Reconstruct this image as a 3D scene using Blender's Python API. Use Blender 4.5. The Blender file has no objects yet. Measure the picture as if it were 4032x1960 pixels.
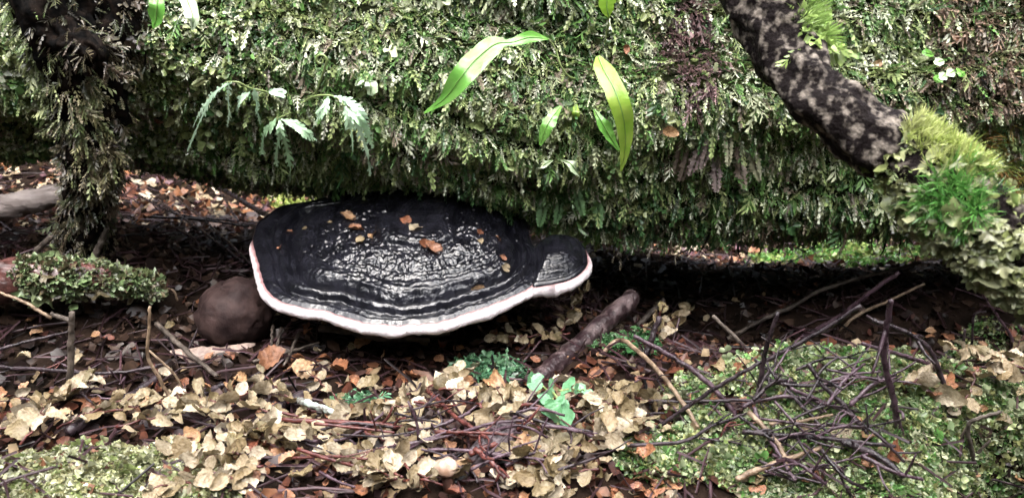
import bpy, math, random
import numpy as np
from mathutils import Vector, Matrix
from mathutils.bvhtree import BVHTree

random.seed(7)
rng = np.random.default_rng(11)
scene = bpy.context.scene
COL = scene.collection

# ------------------------------------------------------------------ camera
W, H = 1024, 497
PITCH = math.radians(22.0)
HFOV = math.radians(62.0)
CAM = Vector((0.0, -0.55, 0.33))
FPX = (W / 2) / math.tan(HFOV / 2)
cam_d = bpy.data.cameras.new('camera')
cam_d.sensor_width = 36.0
cam_d.lens = 18.0 / math.tan(HFOV / 2)
cam_d.clip_start = 0.01
cam_d.clip_end = 200.0
cam_d.dof.use_dof = True
cam_d.dof.focus_distance = 0.62
cam_d.dof.aperture_fstop = 13.0
cam = bpy.data.objects.new('camera', cam_d)
COL.objects.link(cam)
cam.location = CAM
cam.rotation_euler = (math.pi / 2 - PITCH, 0, 0)
scene.camera = cam

# ------------------------------------------------------------------ light
SUN_EL, SUN_AZ = math.radians(78), math.radians(185)     # azimuth measured from +Y towards +X
world = bpy.data.worlds.new('World')
scene.world = world
world.use_nodes = True
wn = world.node_tree
wn.nodes.clear()
sky = wn.nodes.new('ShaderNodeTexSky')
sky.sky_type = 'NISHITA'
sky.sun_disc = False
sky.sun_elevation = SUN_EL
sky.sun_rotation = SUN_AZ
sky.dust_density = 4.0
sky.ozone_density = 0.6
hsv = wn.nodes.new('ShaderNodeHueSaturation')
hsv.inputs['Saturation'].default_value = 0.55
bg = wn.nodes.new('ShaderNodeBackground')
bg.inputs['Strength'].default_value = 0.15
wo = wn.nodes.new('ShaderNodeOutputWorld')
wn.links.new(sky.outputs[0], hsv.inputs['Color'])
wn.links.new(hsv.outputs[0], bg.inputs['Color'])
wn.links.new(bg.outputs[0], wo.inputs['Surface'])
sun_d = bpy.data.lights.new('sun', 'SUN')
sun_d.energy = 1.5
sun_d.angle = math.radians(100)
sun_d.color = (1.0, 0.97, 0.93)
sun = bpy.data.objects.new('sun', sun_d)
COL.objects.link(sun)
sv = Vector((math.sin(SUN_AZ) * math.cos(SUN_EL), math.cos(SUN_AZ) * math.cos(SUN_EL), math.sin(SUN_EL)))
sun.rotation_euler = sv.to_track_quat('Z', 'Y').to_euler()
scene.view_settings.view_transform = 'Standard'
scene.view_settings.look = 'None'
scene.view_settings.gamma = 1.0
scene.view_settings.exposure = 3.9
scene.cycles.max_bounces = 6
scene.cycles.use_denoising = True
scene.cycles.denoiser = 'OPENIMAGEDENOISE'
scene.cycles.denoising_input_passes = 'RGB_ALBEDO_NORMAL'
scene.cycles.denoising_prefilter = 'ACCURATE'
scene.cycles.sample_clamp_indirect = 6.0


# ------------------------------------------------------------------ helpers
def hash3(ix, iy, iz):
    h = (ix.astype(np.int64) * 374761393 + iy.astype(np.int64) * 668265263 + iz.astype(np.int64) * 1442695041) & 0xffffffff
    h = ((h ^ (h >> 13)) * 1274126177) & 0xffffffff
    h = h ^ (h >> 16)
    return (h & 0xffffff) / float(0xffffff)


def vnoise(x, y, z):
    x, y, z = np.broadcast_arrays(np.asarray(x, float), np.asarray(y, float), np.asarray(z, float))
    fx, fy, fz = np.floor(x), np.floor(y), np.floor(z)
    tx, ty, tz = x - fx, y - fy, z - fz
    tx = tx * tx * (3 - 2 * tx); ty = ty * ty * (3 - 2 * ty); tz = tz * tz * (3 - 2 * tz)
    r = 0
    for dx in (0, 1):
        for dy in (0, 1):
            for dz in (0, 1):
                w = (tx if dx else 1 - tx) * (ty if dy else 1 - ty) * (tz if dz else 1 - tz)
                r = r + w * hash3(fx + dx, fy + dy, fz + dz)
    return r * 2 - 1


def pnoise(x, y, z):
    x, y, z = np.broadcast_arrays(np.asarray(x, float), np.asarray(y, float), np.asarray(z, float))
    fx, fy, fz = np.floor(x), np.floor(y), np.floor(z)
    ux, uy, uz = x - fx, y - fy, z - fz
    sx, sy, sz = [t * t * t * (t * (t * 6 - 15) + 10) for t in (ux, uy, uz)]
    r = 0
    for dx in (0, 1):
        for dy in (0, 1):
            for dz in (0, 1):
                h = hash3(fx + dx, fy + dy, fz + dz) * 2 * np.pi
                h2 = hash3(fx + dx + 71, fy + dy + 13, fz + dz + 37) * 2 - 1
                q = np.sqrt(1 - h2 * h2)
                g = q * np.cos(h) * (ux - dx) + q * np.sin(h) * (uy - dy) + h2 * (uz - dz)
                r = r + (sx if dx else 1 - sx) * (sy if dy else 1 - sy) * (sz if dz else 1 - sz) * g
    return r * 1.6


def pfbm(x, y, z, octv=3):
    r, a, s = 0, 1.0, 1.0
    for _ in range(octv):
        r = r + a * pnoise(x * s, y * s, z * s)
        a *= 0.5; s *= 2.13
    return r


def fbm(x, y, z, octv=4):
    r, a, s = 0, 1.0, 1.0
    for _ in range(octv):
        r = r + a * vnoise(x * s, y * s, z * s)
        a *= 0.5; s *= 2.03
    return r


def mesh_np(name, V, F, col=None, smooth=False):
    """V (n,3), F (m,k) uniform polygons, col (n,3) optional colour attribute."""
    V = np.ascontiguousarray(V, np.float32); F = np.ascontiguousarray(F, np.int32)
    me = bpy.data.meshes.new(name)
    k = F.shape[1]
    me.vertices.add(len(V)); me.vertices.foreach_set('co', V.ravel())
    me.loops.add(F.size); me.loops.foreach_set('vertex_index', F.ravel())
    me.polygons.add(len(F))
    me.polygons.foreach_set('loop_start', np.arange(0, F.size, k, dtype=np.int32))
    me.polygons.foreach_set('loop_total', np.full(len(F), k, np.int32))
    if smooth:
        me.polygons.foreach_set('use_smooth', np.ones(len(F), bool))
    me.update(calc_edges=True)
    if col is not None:
        a = me.color_attributes.new('col', 'FLOAT_COLOR', 'POINT')
        c = np.ones((len(V), 4), np.float32); c[:, :3] = col
        a.data.foreach_set('color', c.ravel())
    return me


def link(name, me, material=None, parent=None, label=None, cat=None, group=None, kind=None, loc=None):
    o = bpy.data.objects.new(name, me)
    COL.objects.link(o)
    if me is not None and material is not None and len(me.materials) == 0:
        me.materials.append(material)
    if parent is not None:
        o.parent = parent
    if label: o['label'] = label
    if cat: o['category'] = cat
    if group: o['group'] = group
    if kind: o['kind'] = kind
    if loc is not None: o.location = loc
    return o


def scatter_mesh(name, templates, which, pos, mats, scl, col, smooth=False, jit=0.12):
    """Join many transformed copies of small templates into one mesh."""
    Vs, Fs, Cs, off = [], [], [], 0
    for t, (TV, TF, TC) in enumerate(templates):
        idx = np.nonzero(which == t)[0]
        if len(idx) == 0: continue
        v = np.einsum('nij,vj->nvi', mats[idx], TV) * scl[idx][:, None, None] + pos[idx][:, None, :]
        n, m = len(idx), len(TV)
        f = (TF[None, :, :] + (np.arange(n) * m)[:, None, None] + off).reshape(-1, TF.shape[1])
        c = col[idx][:, None, :] * TC[None, :, None] * (1 + jit * rng.normal(size=(n, m, 1)))
        Vs.append(v.reshape(-1, 3)); Fs.append(f); Cs.append(np.clip(c, 0.002, 0.9).reshape(-1, 3))
        off += n * m
    return mesh_np(name, np.concatenate(Vs), np.concatenate(Fs), np.concatenate(Cs), smooth)


def norm(a):
    return a / np.maximum(np.linalg.norm(a, axis=-1, keepdims=True), 1e-9)


def frames(d, up):
    """rotation matrices whose columns are (side, d, normal)"""
    d = norm(d)
    m = norm(up - (up * d).sum(-1, keepdims=True) * d)
    s = np.cross(d, m)
    return np.stack([s, d, m], axis=-1)


def catmull(P, n):
    P = [np.asarray(p, float) for p in P]
    if len(P) == 2:
        t = np.linspace(0, 1, n)[:, None]
        return P[0] * (1 - t) + P[1] * t
    Q = [2 * P[0] - P[1]] + P + [2 * P[-1] - P[-2]]
    seg = len(P) - 1
    out = []
    for u in np.linspace(0, seg - 1e-6, n):
        i = int(u); t = u - i
        a, b, c, d = Q[i], Q[i + 1], Q[i + 2], Q[i + 3]
        out.append(0.5 * ((2 * b) + (c - a) * t + (2 * a - 5 * b + 4 * c - d) * t * t + (3 * b - a - 3 * c + d) * t ** 3))
    return np.array(out)


def tube(path, radii, sides=7, rough=0.0, seed=0.0, cap=True):
    path = np.asarray(path, float); n = len(path)
    radii = np.broadcast_to(np.asarray(radii, float), (n,)) if np.ndim(radii) == 0 else np.interp(np.linspace(0, 1, n), np.linspace(0, 1, len(radii)), radii)
    T = norm(np.gradient(path, axis=0))
    ref = np.array([0.13, 0.21, 0.97]) if abs(T[0][2]) < 0.9 else np.array([1.0, 0.1, 0.0])
    N = np.zeros_like(T)
    b = ref - T[0] * (ref @ T[0]); b /= np.linalg.norm(b)
    for i in range(n):
        b = b - T[i] * (b @ T[i]); b /= np.linalg.norm(b); N[i] = b
    B = np.cross(T, N)
    a = np.linspace(0, 2 * np.pi, sides, endpoint=False)
    R = radii[:, None] * np.ones((1, sides))
    if rough:
        L = np.concatenate([[0], np.cumsum(np.linalg.norm(np.diff(path, axis=0), axis=1))])
        q = L[:, None] / max(radii.mean(), 1e-5)
        R = R * (1 + rough * pfbm(q * 0.7, np.cos(a)[None] * 1.4 + seed, np.sin(a)[None] * 1.4 + seed * 3.1, 5 if sides > 15 else 3))
    V = path[:, None, :] + R[:, :, None] * (np.cos(a)[None, :, None] * N[:, None, :] + np.sin(a)[None, :, None] * B[:, None, :])
    V = V.reshape(-1, 3)
    i, j = np.meshgrid(np.arange(n - 1), np.arange(sides), indexing='ij')
    j2 = (j + 1) % sides
    F = np.stack([i * sides + j, i * sides + j2, (i + 1) * sides + j2, (i + 1) * sides + j], -1).reshape(-1, 4)
    if cap:
        c0, c1 = len(V), len(V) + 1
        V = np.concatenate([V, path[:1] - T[:1] * radii[0] * 0.3, path[-1:] + T[-1:] * radii[-1] * 0.3])
        E = []
        for k in range(0, sides):
            k2 = (k + 1) % sides
            E.append([c0, k2, k, k]); E.append([c1, (n - 1) * sides + k, (n - 1) * sides + k2, (n - 1) * sides + k2])
        E = np.array(E)
        return V, F, E[:, :3]
    return V, F, np.zeros((0, 3), int)


def to_tris(F):
    if F.shape[1] == 3: return F
    return np.concatenate([F[:, [0, 1, 2]], F[:, [0, 2, 3]]])


def join(parts):
    """parts: list of (V, F) of any polygon size -> tris"""
    Vs, Fs, o = [], [], 0
    for V, F in parts:
        Vs.append(V); Fs.append(to_tris(np.asarray(F)) + o); o += len(V)
    return np.concatenate(Vs), np.concatenate(Fs)


def tube_mesh(name, path, radii, sides=7, rough=0.15, seed=0.0):
    V, F, E = tube(path, radii, sides, rough, seed)
    return mesh_np(name, V, np.concatenate([to_tris(F), E]), smooth=True)


def ray(u, v):
    b = -(v - H / 2) / FPX
    return Vector(((u - W / 2) / FPX, math.cos(PITCH) + b * math.sin(PITCH), -math.sin(PITCH) + b * math.cos(PITCH)))


def at_y(u, v, y):
    d = ray(u, v)
    return CAM + d * ((y - CAM.y) / d.y)


def at_depth(u, v, dep):
    return CAM + ray(u, v) * dep


def hit(bvh, u, v, y_default=0.1):
    h = bvh.ray_cast(CAM, ray(u, v).normalized())
    if h[0] is None:
        return at_y(u, v, y_default), Vector((0, -0.5, 0.8))
    n = h[1]
    if n.dot(ray(u, v)) > 0: n = -n
    return h[0], n


def pixel(P):
    """world (n,3) -> picture px, depth"""
    q = P - np.array(CAM)
    dep = q[:, 1] * math.cos(PITCH) - q[:, 2] * math.sin(PITCH)
    up = q[:, 1] * math.sin(PITCH) + q[:, 2] * math.cos(PITCH)
    return W / 2 + FPX * q[:, 0] / dep, H / 2 - FPX * up / dep, dep


def bvh_of(me):
    return BVHTree.FromPolygons([v.co.copy() for v in me.vertices], [tuple(p.vertices) for p in me.polygons])


# ------------------------------------------------------------------ materials
def mat(name, c1, c2=None, scale=60.0, rough=0.5, spec=0.5, bump=0.0, bscale=None, transl=0.0, attr=False,
        objrand=None, coat=0.0, stretch=None, detail=5.0, ramp=(0.35, 0.65), rough2=None):
    m = bpy.data.materials.new(name)
    m.use_nodes = True
    nt = m.node_tree; nt.nodes.clear()
    N = nt.nodes.new; L = nt.links.new
    out = N('ShaderNodeOutputMaterial')
    p = N('ShaderNodeBsdfPrincipled')
    p.inputs['Roughness'].default_value = rough
    p.inputs['Specular IOR Level'].default_value = spec
    p.inputs['Coat Weight'].default_value = coat
    p.inputs['Coat Roughness'].default_value = 0.15
    tc = N('ShaderNodeTexCoord')
    vec = tc.outputs['Object']
    if stretch:
        mp = N('ShaderNodeMapping'); mp.inputs['Scale'].default_value = stretch
        L(vec, mp.inputs['Vector']); vec = mp.outputs['Vector']
    nz = N('ShaderNodeTexNoise'); nz.inputs['Scale'].default_value = scale; nz.inputs['Detail'].default_value = detail
    L(vec, nz.inputs['Vector'])
    cr = N('ShaderNodeValToRGB')
    cr.color_ramp.elements[0].position = ramp[0]; cr.color_ramp.elements[1].position = ramp[1]
    cr.color_ramp.elements[0].color = (*c1, 1); cr.color_ramp.elements[1].color = (*(c2 or c1), 1)
    L(nz.outputs['Fac'], cr.inputs['Fac'])
    colr = cr.outputs['Color']
    if attr:
        at = N('ShaderNodeAttribute'); at.attribute_name = 'col'
        mx = N('ShaderNodeMix'); mx.data_type = 'RGBA'; mx.blend_type = 'MULTIPLY'; mx.inputs['Factor'].default_value = 1.0
        L(at.outputs['Color'], mx.inputs['A']); L(colr, mx.inputs['B']); colr = mx.outputs['Result']
    if objrand:
        oi = N('ShaderNodeObjectInfo')
        r2 = N('ShaderNodeValToRGB')
        els = r2.color_ramp.elements
        while len(els) < len(objrand): els.new(0.5)
        for k, c in enumerate(objrand):
            els[k].position = k / max(1, len(objrand) - 1); els[k].color = (*c, 1)
        L(oi.outputs['Random'], r2.inputs['Fac'])
        mx = N('ShaderNodeMix'); mx.data_type = 'RGBA'; mx.blend_type = 'MULTIPLY'; mx.inputs['Factor'].default_value = 1.0
        L(r2.outputs['Color'], mx.inputs['A']); L(colr, mx.inputs['B']); colr = mx.outputs['Result']
    L(colr, p.inputs['Base Color'])
    if rough2 is not None:
        mr = N('ShaderNodeMapRange'); mr.inputs['To Min'].default_value = rough; mr.inputs['To Max'].default_value = rough2
        mr.inputs['From Min'].default_value = 0.35; mr.inputs['From Max'].default_value = 0.65
        L(nz.outputs['Fac'], mr.inputs['Value']); L(mr.outputs['Result'], p.inputs['Roughness'])
    if bump:
        n2 = N('ShaderNodeTexNoise'); n2.inputs['Scale'].default_value = bscale or scale * 2; n2.inputs['Detail'].default_value = 6
        L(vec, n2.inputs['Vector'])
        bp = N('ShaderNodeBump'); bp.inputs['Strength'].default_value = bump; bp.inputs['Distance'].default_value = 0.002
        L(n2.outputs['Fac'], bp.inputs['Height']); L(bp.outputs['Normal'], p.inputs['Normal'])
    surf = p.outputs[0]
    if transl:
        tr = N('ShaderNodeBsdfTranslucent'); L(colr, tr.inputs['Color'])
        ms = N('ShaderNodeMixShader'); ms.inputs[0].default_value = transl
        L(surf, ms.inputs[1]); L(tr.outputs[0], ms.inputs[2]); surf = ms.outputs[0]
    L(surf, out.inputs['Surface'])
    return m


WHITE = (1, 1, 1)
M = {}
M['soil'] = mat('soil', (0.005, 0.0035, 0.0025), (0.018, 0.011, 0.008), 45, 0.9, 0.04, 0.8, 160)
M['bark_log'] = mat('bark_log', (0.005, 0.006, 0.003), (0.024, 0.030, 0.010), 90, 0.9, 0.03, 1.0, 120, stretch=(0.4, 1, 1))
M['moss'] = mat('moss', (0.8, 0.8, 0.8), WHITE, 300, 0.34, 0.5, transl=0.22, attr=True)
M['moss_ground'] = mat('moss_ground', (0.75, 0.75, 0.75), WHITE, 300, 0.2, 0.35, transl=0.3, attr=True)
M['litter'] = mat('litter', (0.55, 0.55, 0.55), WHITE, 220, 0.34, 0.2, transl=0.08, attr=True)
TAN = [(0.56, 0.50, 0.39), (0.252, 0.196, 0.115), (0.192, 0.144, 0.078), (0.340, 0.281, 0.192), (0.222, 0.178, 0.104), (0.111, 0.085, 0.041), (0.444, 0.385, 0.296), (0.148, 0.122, 0.059)]
M['leaf_tan'] = mat('leaf_tan', (0.50, 0.44, 0.36), WHITE, 5, 0.26, 0.35, 0.5, 11, transl=0.12, objrand=TAN, detail=9, ramp=(0.30, 0.62))
M['leaf_brown'] = mat('leaf_brown', (0.42, 0.36, 0.32), WHITE, 5, 0.28, 0.4, 0.5, 11, transl=0.08,
                      objrand=[(0.22, 0.085, 0.045), (0.30, 0.14, 0.07), (0.15, 0.05, 0.032), (0.40, 0.25, 0.13), (0.26, 0.11, 0.06), (0.45, 0.31, 0.18)])
M['leaf_green'] = mat('leaf_green', (0.65, 0.8, 0.65), WHITE, 5, 0.22, 0.45, 0.3, 10, transl=0.15,
                      objrand=[(0.12, 0.28, 0.14), (0.20, 0.38, 0.23), (0.08, 0.22, 0.10)])
M['stem_green'] = mat('stem_green', (0.14, 0.20, 0.06), (0.2, 0.24, 0.1), 200, 0.4)
M['stem_red'] = mat('stem_red', (0.035, 0.010, 0.010), (0.10, 0.032, 0.026), 180, 0.25, 0.35, 0.3, 500)
M['twig_purple'] = mat('twig_purple', (0.016, 0.008, 0.011), (0.075, 0.045, 0.058), 140, 0.18, 0.35, 0.4, 500, rough2=0.4)
M['twig_dark'] = mat('twig_dark', (0.007, 0.005, 0.006), (0.034, 0.023, 0.027), 130, 0.18, 0.3, 0.5, 450, rough2=0.4)
M['twig_tan'] = mat('twig_tan', (0.08, 0.05, 0.03), (0.25, 0.18, 0.12), 120, 0.5, 0.4, 0.6, 400)
M['twig_grey'] = mat('twig_grey', (0.03, 0.024, 0.02), (0.11, 0.09, 0.075), 110, 0.5, 0.15, 0.7, 350)
M['twig_lichen'] = mat('twig_lichen', (0.08, 0.07, 0.06), (0.36, 0.42, 0.38), 220, 0.6, 0.3, 0.5, 400, ramp=(0.4, 0.55))
M['root'] = mat('root', (0.002, 0.002, 0.002), (0.012, 0.008, 0.006), 160, 0.8, 0.05, 1.0, 160, ramp=(0.4, 0.7))
M['root_grey'] = mat('root_grey', (0.07, 0.055, 0.05), (0.22, 0.19, 0.18), 70, 0.55, 0.35, 0.8, 200, stretch=(0.25, 1, 1))
M['root_red'] = mat('root_red', (0.03, 0.012, 0.010), (0.10, 0.04, 0.035), 80, 0.3, 0.5, 0.6, 200)
M['bark_branch'] = mat('bark_branch', (0.006, 0.004, 0.004), (0.30, 0.26, 0.22), 150, 0.75, 0.08, 1.0, 420, ramp=(0.49, 0.78), detail=12)
M['stone'] = mat('stone', (0.012, 0.007, 0.007), (0.040, 0.025, 0.023), 70, 0.6, 0.10, 1.0, 90)
M['rim'] = mat('rim', (0.46, 0.41, 0.43), (0.64, 0.59, 0.61), 180, 0.6, 0.3, 0.5, 500, attr=True)
M['pore'] = mat('pore', (0.35, 0.28, 0.24), (0.5, 0.42, 0.37), 90, 0.7, 0.2)
M['fern_pale'] = mat('fern_pale', (0.85, 0.9, 0.85), WHITE, 200, 0.30, 0.6, 0.2, 400, transl=0.2, objrand=[(0.42, 0.60, 0.42), (0.56, 0.72, 0.56), (0.30, 0.50, 0.26)])
M['strap'] = mat('strap', (0.11, 0.30, 0.05), (0.17, 0.37, 0.08), 60, 0.22, 0.6, 0.15, 250, transl=0.2)
M['strap_yellow'] = mat('strap_yellow', (0.17, 0.32, 0.03), (0.26, 0.38, 0.06), 70, 0.35, 0.5, 0.2, 250, transl=0.25)
M['strap_pale'] = mat('strap_pale', (0.42, 0.55, 0.34), (0.6, 0.68, 0.5), 90, 0.25, 0.6, transl=0.2)
M['midrib'] = mat('midrib', (0.10, 0.22, 0.04), (0.14, 0.26, 0.06), 100, 0.4)
M['frond'] = mat('frond', (0.8, 0.8, 0.8), WHITE, 250, 0.35, 0.55, transl=0.2, attr=True)
M['mushroom'] = mat('mushroom', (0.20, 0.12, 0.08), (0.50, 0.40, 0.33), 60, 0.25, 0.6, rough2=0.4)
M['mushroom_stem'] = mat('mushroom_stem', (0.06, 0.03, 0.025), (0.14, 0.07, 0.05), 80, 0.4)
M['seed'] = mat('seed', (0.06, 0.02, 0.012), (0.14, 0.05, 0.03), 60, 0.18, 0.6)
M['forest'] = mat('forest', (0.5, 0.5, 0.5), WHITE, 3, 0.6, 0.3, transl=0.15, attr=True)


def drop_mat():
    m = bpy.data.materials.new('water_drop'); m.use_nodes = True
    p = m.node_tree.nodes['Principled BSDF']
    p.inputs['Transmission Weight'].default_value = 1.0; p.inputs['IOR'].default_value = 1.33; p.inputs['Roughness'].default_value = 0.0
    return m


M['drop'] = drop_mat()


def cap_mat():
    m = mat('fungus_crust', (0.0035, 0.0035, 0.005), (0.010, 0.010, 0.014), 90, 0.07, 0.5, 0.0, rough2=0.17)
    nt = m.node_tree; N = nt.nodes.new; L = nt.links.new
    p = [n for n in nt.nodes if n.type == 'BSDF_PRINCIPLED'][0]
    tc = [n for n in nt.nodes if n.type == 'TEX_COORD'][0]
    n1 = N('ShaderNodeTexNoise'); n1.inputs['Scale'].default_value = 260; n1.inputs['Detail'].default_value = 4
    L(tc.outputs['Object'], n1.inputs['Vector'])
    b1 = N('ShaderNodeBump'); b1.inputs['Strength'].default_value = 0.55; b1.inputs['Distance'].default_value = 0.0015
    L(n1.outputs['Fac'], b1.inputs['Height']); L(b1.outputs['Normal'], p.inputs['Normal'])
    return m


M['cap'] = cap_mat()


# ------------------------------------------------------------------ ground
def bump2(x, y, cx, cy, rx, ry, h):
    q = ((x - cx) / rx) ** 2 + ((y - cy) / ry) ** 2
    return h * np.exp(-q)


def log_axis(x):
    zc = np.interp(x, [-2.2, -0.75, -0.4, -0.1, 0.1, 0.4, 0.8, 2.2], [0.20, 0.262, 0.271, 0.228, 0.190, 0.197, 0.185, 0.15])
    R = np.interp(x, [-2.2, -0.75, -0.4, -0.1, 0.1, 0.4, 0.8, 2.2], [0.145, 0.15, 0.150, 0.150, 0.153, 0.152, 0.155, 0.155])
    yc = np.interp(x, [-2.2, -0.4, 0.0, 0.4, 2.2], [0.33, 0.257, 0.25, 0.252, 0.26])
    return yc, zc, R


def ground_z(x, y):
    x = np.asarray(x, float); y = np.asarray(y, float)
    z = 0.006 * fbm(x * 9, y * 9, 0.3, 4) + 0.03 * fbm(x * 0.9, y * 0.9, 4.1, 3) * np.clip((np.hypot(x, y) - 0.8) / 2, 0, 1)
    z = z + bump2(x, y, 0.225, -0.03, 0.10, 0.075, 0.040)
    z = z + bump2(x, y, 0.37, -0.05, 0.10, 0.06, 0.022)
    z = z - bump2(x, y, 0.39, 0.11, 0.16, 0.07, 0.12)
    z = z - bump2(x, y, 0.19, 0.18, 0.10, 0.08, 0.05)
    z = z - bump2(x, y, 0.33, 0.56, 0.26, 0.24, 0.13)
    z = z - bump2(x, y, -0.28, 0.60, 0.34, 0.22, 0.055)
    z = z + bump2(x, y, -0.265, -0.155, 0.10, 0.050, 0.030)
    z = z + bump2(x, y, 0.02, -0.10, 0.17, 0.065, 0.016)
    z = z + bump2(x, y, 0.12, -0.02, 0.06, 0.05, 0.010)
    z = z + bump2(x, y, -0.40, 0.16, 0.10, 0.12, 0.055)
    z = z - bump2(x, y, 0.322, -0.125, 0.040, 0.040, 0.14)
    z = z + 0.16 * np.clip(y - 0.80, 0, 4) ** 1.2
    sup = np.clip((np.abs(x + 0.02) - 0.62) / 0.2, 0, 1)
    yc, zc, R = log_axis(x)
    z = z + sup * np.exp(-((y - yc) / 0.16) ** 2) * np.maximum(0, zc - R + 0.035)
    return z


def axis_samples(lo, hi, fine, far):
    a = np.arange(lo, hi + 1e-6, fine)
    k = np.geomspace(fine * 1.5, far, 40)
    return np.concatenate([(lo - k)[::-1], a, hi + k])


gx = axis_samples(-0.75, 0.75, 0.006, 40.0)
gy = axis_samples(-0.35, 0.95, 0.006, 40.0)
GX, GY = np.meshgrid(gx, gy, indexing='ij')
GZ = ground_z(GX, GY)
n1, n2 = GX.shape
I, J = np.meshgrid(np.arange(n1 - 1), np.arange(n2 - 1), indexing='ij')
GF = np.stack([I * n2 + J, (I + 1) * n2 + J, (I + 1) * n2 + J + 1, I * n2 + J + 1], -1).reshape(-1, 4)
g_me = mesh_np('ground', np.stack([GX, GY, GZ], -1).reshape(-1, 3), GF, smooth=True)
ground = link('ground', g_me, M['soil'], kind='structure', label='dark damp forest soil under the leaf litter')
g_bvh = bvh_of(g_me)


def gz(x, y):
    return float(ground_z(np.array([x]), np.array([y]))[0])


def ground_normal(x, y):
    e = 0.008
    dx = (ground_z(x + e, y) - ground_z(x - e, y)) / (2 * e)
    dy = (ground_z(x, y + e) - ground_z(x, y - e)) / (2 * e)
    return norm(np.stack([-dx, -dy, np.ones_like(dx)], -1))


def on_ground(u, v, lift=0.0):
    p, n = hit(g_bvh, u, v)
    return Vector((p.x, p.y, p.z + lift))


# ------------------------------------------------------------------ fallen log
def log_pt(x, ph, extra=0.0):
    """ph = 0 faces the camera side (-Y), +90 deg is up"""
    yc, zc, R = log_axis(x)
    cy, cz = np.cos(ph), np.sin(ph)
    lump = 0.014 * fbm(x * 4.0, cy * 2.2, cz * 3.2 + 7, 3) + 0.006 * fbm(x * 14, cy * 9, cz * 12 + 3, 3)
    r = R + lump + extra
    return np.stack([x, yc - r * cy, zc + r * cz], -1)


lx = np.linspace(-2.0, 2.0, 420)
lp = np.linspace(0, 2 * np.pi, 180, endpoint=False)
LX, LP = np.meshgrid(lx, lp, indexing='ij')
LV = log_pt(LX, LP)
I, J = np.meshgrid(np.arange(len(lx) - 1), np.arange(len(lp)), indexing='ij')
J2 = (J + 1) % len(lp)
k = len(lp)
LF = np.stack([I * k + J, I * k + J2, (I + 1) * k + J2, (I + 1) * k + J], -1).reshape(-1, 4)
LVf = LV.reshape(-1, 3)
ends = []
for row, sgn in ((0, 1), (len(lx) - 1, -1)):
    c = len(LVf)
    LVf = np.concatenate([LVf, LV[row].mean(0, keepdims=True)])
    for j in range(k):
        a, b = row * k + j, row * k + (j + 1) % k
        ends.append([c, b, a] if sgn < 0 else [c, a, b])
log_me = mesh_np('fallen_log', LVf, np.concatenate([to_tris(LF), np.array(ends)]), smooth=True)
log_obj = link('fallen_log', log_me, M['bark_log'], label='thick fallen log lying across the forest floor, covered in shaggy green moss', cat='log')
log_bvh = bvh_of(log_me)


def on_log(u, v, off=0.0):
    p, n = hit(log_bvh, u, v, 0.2)
    return p - ray(u, v).normalized() * off


# ------------------------------------------------------------------ moss templates
def T_frond(pairs, wid, lw, ang, curve, taper=1.0, asym=0.0, seed=0):
    """pinnate shoot along +Y, length 1, facing +Z"""
    r = np.random.default_rng(seed)
    V, F, C = [], [], []
    for i in range(pairs):
        t = (i + 0.15) / pairs
        prof = math.sin(math.pi * min(1, 0.22 + 0.72 * t)) ** 0.7 if taper else 1
        w = wid * prof * (0.8 + 0.4 * r.random())
        for s in (-1, 1):
            t0 = t + s * asym / pairs
            zc = -curve * t0 * t0
            b = len(V)
            dy = w * ang
            zt = -curve * (t0 + dy) ** 2 - 0.28 * w + 0.2 * w * r.normal()
            V += [(0, t0 - lw * 0.3, zc), (s * w * 0.55, t0 + dy * 0.35 - lw * 0.45, (zc + zt) / 2 + 0.06 * w),
                  (s * w, t0 + dy, zt), (s * w * 0.4, t0 + dy * 0.55 + lw * 0.75, (zc + zt) / 2 + 0.06 * w)]
            F.append((b, b + 1, b + 2, b + 3) if s > 0 else (b + 3, b + 2, b + 1, b))
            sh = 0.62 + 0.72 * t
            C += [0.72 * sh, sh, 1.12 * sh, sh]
    b = len(V)
    V += [(-0.03, 0.0, 0), (0.03, 0.0, 0), (0.02, 1.0, -curve), (-0.02, 1.0, -curve)]
    F.append((b, b + 1, b + 2, b + 3)); C += [0.6, 0.6, 1.1, 1.1]
    return np.array(V, float), np.array(F), np.array(C, float)


def T_lobed(n, seed):
    """ruffled liverwort shoot: overlapping rounded leaves"""
    r = np.random.default_rng(seed)
    V, F, C = [], [], []
    for i in range(n):
        t = i / n
        for s in (-1, 1):
            a = s * (0.7 + 0.4 * r.random()); L = 0.42 * (1 - 0.35 * t) * (0.8 + 0.5 * r.random())
            dx, dy = math.sin(a), math.cos(a)
            px, py = -dy, dx
            z = 0.1 * r.normal(); b = len(V)
            w = L * 0.55
            zt = -0.10 + 0.1 * r.normal()
            V += [(0, t, -0.2 * t * t), (dx * L * 1.0, t + dy * L * 1.0, zt)]
            for q in (1, -1):
                k1, k2 = w * r.uniform(0.6, 0.85) * q, w * r.uniform(0.45, 0.75) * q
                V += [(dx * L * 0.42 + px * k1, t + dy * L * 0.42 + py * k1, z + 0.10), (dx * L * 0.88 + px * k2, t + dy * L * 0.88 + py * k2, zt + 0.06 + 0.05 * r.normal())]
            F.append((b, b + 2, b + 3, b + 1)); F.append((b, b + 1, b + 5, b + 4)); sh = 0.8 + 0.3 * t
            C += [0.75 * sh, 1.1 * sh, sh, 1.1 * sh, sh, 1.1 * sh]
    return np.array(V, float), np.array(F), np.array(C, float)


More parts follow.
